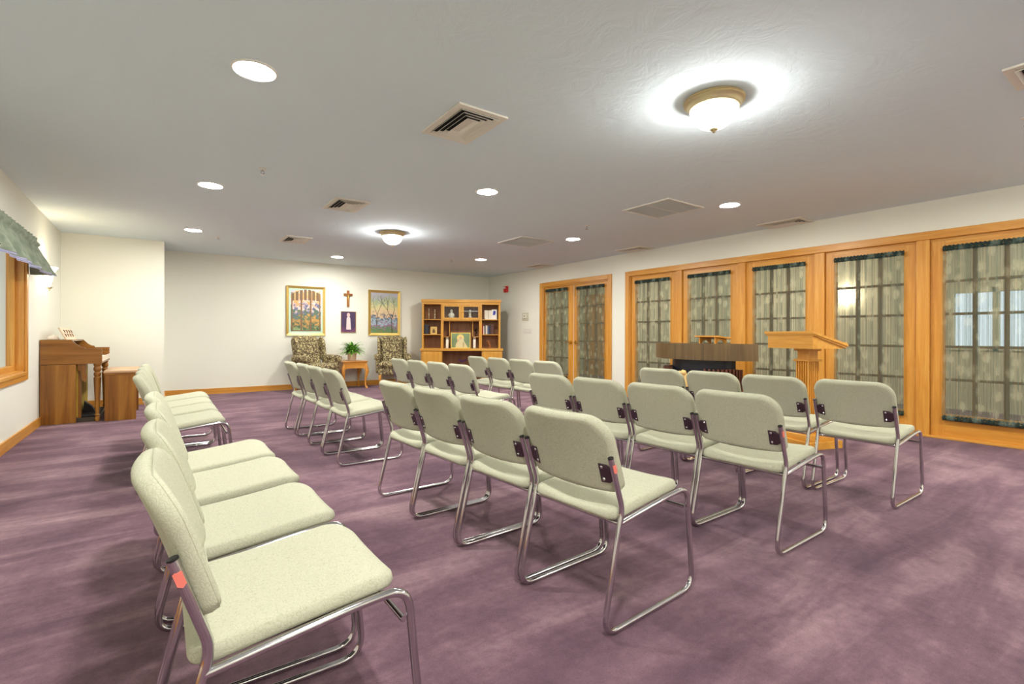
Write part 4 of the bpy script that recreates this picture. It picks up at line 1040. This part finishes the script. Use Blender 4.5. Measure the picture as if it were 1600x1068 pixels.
# jar candles
for x, l in ((0.535, 'white pillar candle in a glass on the hutch desktop, left of the green print'), (1.117, 'white pillar candle in a glass on the hutch desktop, right of the green print')):
    t = place('pillar_candle', l, 'candle', x, UD0+0.03, DZ+0.001, 0, 'pair of white pillar candles')
    MB().lathe([(0.028, 0), (0.029, 0.005), (0.029, 0.19), (0.026, 0.195), (0.004, 0.194)], seg=20).build('wax', mat('white_wax', (236, 232, 218), 0.5), t, 40)
    MB().lathe([(0.031, 0.19), (0.031, 0.235), (0.029, 0.235), (0.029, 0.192)], seg=20).build('glass_rim', mat('smoky_glass', (150, 140, 120), 0.2), t, 40)
    MB().tube([(0, 0, 0.194), (0.001, 0, 0.212)], 0.0012, 6).build('wick', black, t)
t = place('dark_figurine', 'dark tree shaped figurine in the hutch right cubby', 'figurine', 1.15, UD0+0.2, 1.016)
MB().lathe([(0.022, 0), (0.022, 0.008), (0.006, 0.015), (0.006, 0.07)], seg=12).build('stem', black, t, 40)
f_ = MB()
for k in range(9):
    a = k*0.7; f_.tube([(0, 0, 0.06+0.01*k), (0.03*math.cos(a), 0.02*math.sin(a), 0.085+0.011*k)], [0.006, 0.010], 6)
f_.build('branches', mat('dark_bronze_figure', (40, 32, 28), 0.4, 0.5), t, 60)
t = place('carved_figurine', 'orange brown carved kneeling figurine on the hutch bottom right shelf', 'figurine', 1.44, UD0+0.12, DZ+0.001)
cw = mat('carved_olive_wood', (158, 98, 48), 0.45)
MB().lathe([(0.034, 0), (0.034, 0.012), (0.02, 0.016)], seg=14, sy=0.7).build('base', cw, t, 40)
MB().tube([(0.01, 0, 0.014), (0.022, 0, 0.05), (0.0, 0, 0.085), (-0.015, 0, 0.12), (-0.012, 0, 0.14)], [0.016, 0.024, 0.018, 0.024, 0.012], 12).build('body', cw, t, 60)
MB().tube([(-0.012, 0, 0.138), (-0.01, 0, 0.155), (-0.006, 0, 0.172)], [0.012, 0.017, 0.008], 10).build('head', cw, t, 60)
MB().tube([(-0.02, 0, 0.125), (-0.05, -0.01, 0.135), (-0.035, -0.02, 0.165)], [0.009, 0.008, 0.006], 8).build('arms', cw, t, 60)
t = place('palm_cross_bow', 'purple ribbon bow hanging low in the hutch kneehole', 'ribbon', 0.86, 0.36, 0.46)
pu = mat('purple_ribbon', (86, 44, 140), 0.6)
for s in (-1, 1): MB().tube([(0, 0, 0.02), (s*0.05, 0, 0.05), (s*0.10, 0, 0.06), (s*0.05, 0, 0.02), (0, 0, 0.015)], 0.006, 6).build('loop', pu, t, 60)
MB().tube([(0, 0, 0.03), (0, 0.004, 0.0), (0.01, 0.0, -0.02)], 0.005, 6).build('knot', pu, t, 60)
MB().tube([(0, 0.0, -0.02), (0, 0.09, 0.0)], 0.002, 6).build('stay', pu, t)

# ------------------------------------------------------------------ altar table
def altar():
    yc = 3.77; xb = 5.72; ch = 0.735; sag = 0.34
    t = thing('altar_table', 'brown bow fronted altar table with a black drum base near the glazed wall', 'altar', (xb, yc, 0))
    Rr = (ch*ch+sag*sag)/(2*sag); a0 = math.asin(ch/Rr)
    arcp = [(-(Rr*math.cos(a)-(Rr-sag)), Rr*math.sin(a)) for a in [a0-2*a0*k/28 for k in range(29)]]
    MB().prism(arcp, 0.742, 0.945, 'Z').build('tabletop', laminate, t)
    s2 = 0.62; R2 = 0.36
    dr = [(-(R2*1.0*math.cos(a))*0.75+0.03, R2*1.22*math.sin(a)) for a in [PI/2-PI*k/24 for k in range(25)]]
    MB().prism(dr, 0.0, 0.742, 'Z').build('drum', mat('black_lacquer', (26, 30, 42), 0.3), t, 40)
    rnd = random.Random(2)
    for k in range(30):
        a = PI/2-PI*(k+0.5)/30
        if -0.42 < a < 0.62: hgt = 0.12
        else: hgt = 0.635+rnd.uniform(-0.006, 0.006)
        dx = -(0.46*math.cos(a))*0.74+0.02; dy = 0.46*1.08*math.sin(a)
        m_ = MB(); m_.box(-0.045, 0.03, -0.013, 0.013, 0, hgt, 0.002)
        o = m_.build('timber_fin', slat_w, t); o.location = (dx, dy, 0); o.rotation_euler = (0, 0, -a*0.95 if True else 0)
    return t
altar()
ALT = Vector((5.72, 3.72, 0))
# carved pale figure on the altar front
t = thing('carved_relief', 'pale carved wood relief standing against the altar drum', 'carving', (5.335, 3.81, 0.12))
cv = MB()
cv.tube([(0, 0.0, 0.0), (0, 0.01, 0.15), (0, 0.0, 0.30), (0, 0.02, 0.42), (0, 0.03, 0.48)], [0.05, 0.06, 0.055, 0.04, 0.012], 12)
cv.tube([(0, -0.06, 0.0), (0, -0.05, 0.16), (0, -0.055, 0.32), (0.0, -0.045, 0.45), (0, -0.05, 0.49)], [0.035, 0.045, 0.04, 0.03, 0.012], 12)
cv.build('figures', carved, t, 60)
cv = MB(); cv.lathe([(0.004, -0.035), (0.03, -0.02), (0.034, 0.005), (0.02, 0.03), (0.004, 0.038)], cx=-0.03, cy=-0.045, z0=0.46, seg=14); cv.build('head', carved, t, 60)
MB().box(-0.05, 0.04, -0.11, 0.06, -0.0, 0.02, 0.003).build('base', carved, t)

t = thing('missal_stand', 'small oak book stand with arched legs on the altar table', 'book stand', (5.62, 3.56, 0.9455), math.radians(-4))
ms = MB(); ms.prism([(-0.13, 0.098), (0.13, 0.070), (0.13, 0.054), (-0.13, 0.082)], -0.17, 0.17, 'Y'); ms.build('slanted_top', oak_y, t)
MB().box(0.120, 0.134, -0.165, 0.165, 0.066, 0.082, 0.002).build('book_ledge', oak_y, t)
for y in (-0.12, 0.10):
    arch = [(-0.11, 0), (-0.07, 0)]+[(0.07*-math.cos(PI*k/10), 0.045*math.sin(PI*k/10)) for k in range(1, 10)]+[(0.07, 0), (0.11, 0), (0.11, 0.057), (-0.11, 0.081)]
    MB().prism(arch, y, y+0.018, 'Y').build('arched_leg', oak_z, t)

# ------------------------------------------------------------------ lectern
LA = math.radians(-17.5)
t = thing('lectern', 'oak lectern with slanted top, fluted column and stepped base by the front row', 'lectern', (5.045, 2.20, 0), LA)
MB().box(-0.20, 0.20, -0.20, 0.20, 0, 0.07, 0.004).build('lower_plinth', lect_y, t)
MB().box(-0.165, 0.165, -0.165, 0.165, 0.07, 0.125, 0.008).build('upper_plinth', lect_y, t)
col = MB(); q = 0.068
ring = []
for sx_, sy_, ax in ((-1, -1, 0), (1, -1, 1), (1, 1, 2), (-1, 1, 3)): pass
outl = []
fl = 5
sides = [((-q, -q), (q, -q)), ((q, -q), (q, q)), ((q, q), (-q, q)), ((-q, q), (-q, -q))]
for (ax_, ay), (bx_, by) in sides:
    dx, dy = (bx_-ax_), (by-ay); nx_, ny_ = -dy, dx; L = math.hypot(dx, dy); nx_, ny_ = nx_/L, ny_/L
    outl.append((ax_, ay))
    for k in range(fl):
        c_ = 0.14+0.72*k/(fl-1)
        for o_, dp in ((-0.05, 0), (-0.04, 0.014), (0.04, 0.014), (0.05, 0)):
            outl.append((ax_+dx*(c_+o_)+nx_*dp, ay+dy*(c_+o_)+ny_*dp))
col.prism(outl, 0.125, 0.80, 'Z'); col.build('fluted_column', lect_z, t)
MB().box(-0.085, 0.085, -0.085, 0.085, 0.80, 0.822, 0.006).build('collar', lect_y, t)
MB().box(-0.06, 0.06, -0.06, 0.06, 0.822, 0.90, 0.003).build('neck', lect_z, t)
MB().box(-0.08, 0.08, -0.08, 0.08, 0.90, 0.925, 0.006).build('capital', lect_y, t)
x0, x1, yy = -0.225, 0.155, 0.262
MB().prism([(x0, 0.925), (x1-0.02, 0.925), (x1-0.02, 0.935), (x0, 1.055)], -yy+0.012, yy-0.012, 'Y').build('desk_box', lect_y, t)
MB().prism([(x0-0.022, 1.062), (x1+0.02, 0.945), (x1+0.02, 0.968), (x0-0.022, 1.085)], -yy-0.012, yy+0.012, 'Y').build('slanted_top', lect_y, t)
MB().prism([(x0-0.012, 1.048), (x1+0.008, 0.93), (x1+0.008, 0.949), (x0-0.012, 1.066)], -yy-0.002, yy+0.002, 'Y').build('moulding', lect_y, t)
MB().box(x1+0.006, x1+0.02, -yy, yy, 0.966, 0.984, 0.002).build('book_ledge', lect_y, t)

# ------------------------------------------------------------------ hallway lighting: added ceiling lights and the sconce
def added_hall_light(y, label):
    t = thing('added_hallway_light', label, 'ceiling light', (7.9, y, H), 0, 'added unseen hallway lights')  # added out of view to brighten the curtains from behind
    MB().lathe([(0.2, 0), (0.2, -0.02), (0.18, -0.03)], seg=32).build('rim', white, t, 40)
    MB().lathe([(0.18, -0.025), (0.17, -0.06), (0.11, -0.09), (0.02, -0.10)], seg=32).build('diffuser', hallem, t, 40)
hallem = emit('added_hallway_glow', (255, 240, 216), HALL_E)
for y, l in ((0.6, 'added unseen hallway light beyond the glazed panel nearest the camera'), (4.2, 'added unseen hallway light beyond the panel behind the altar'), (7.4, 'added unseen hallway light beyond the double doors')): added_hall_light(y, l)
t = thing('hallway_sconce', 'lit wall sconce in the hallway, glowing through the curtain right of the lectern', 'wall light', (XC, 3.435, 1.58))
MB().lathe([(0.03, 0), (0.06, 0.08), (0.085, 0.22), (0.08, 0.22)], cx=-0.09, seg=20).build('glass_shade', emit('hall_sconce_glow', (255, 240, 214), 22), t, 'open')
MB().box(-0.10, 0, -0.02, 0.02, 0.03, 0.06).build('bracket', abrass, t)
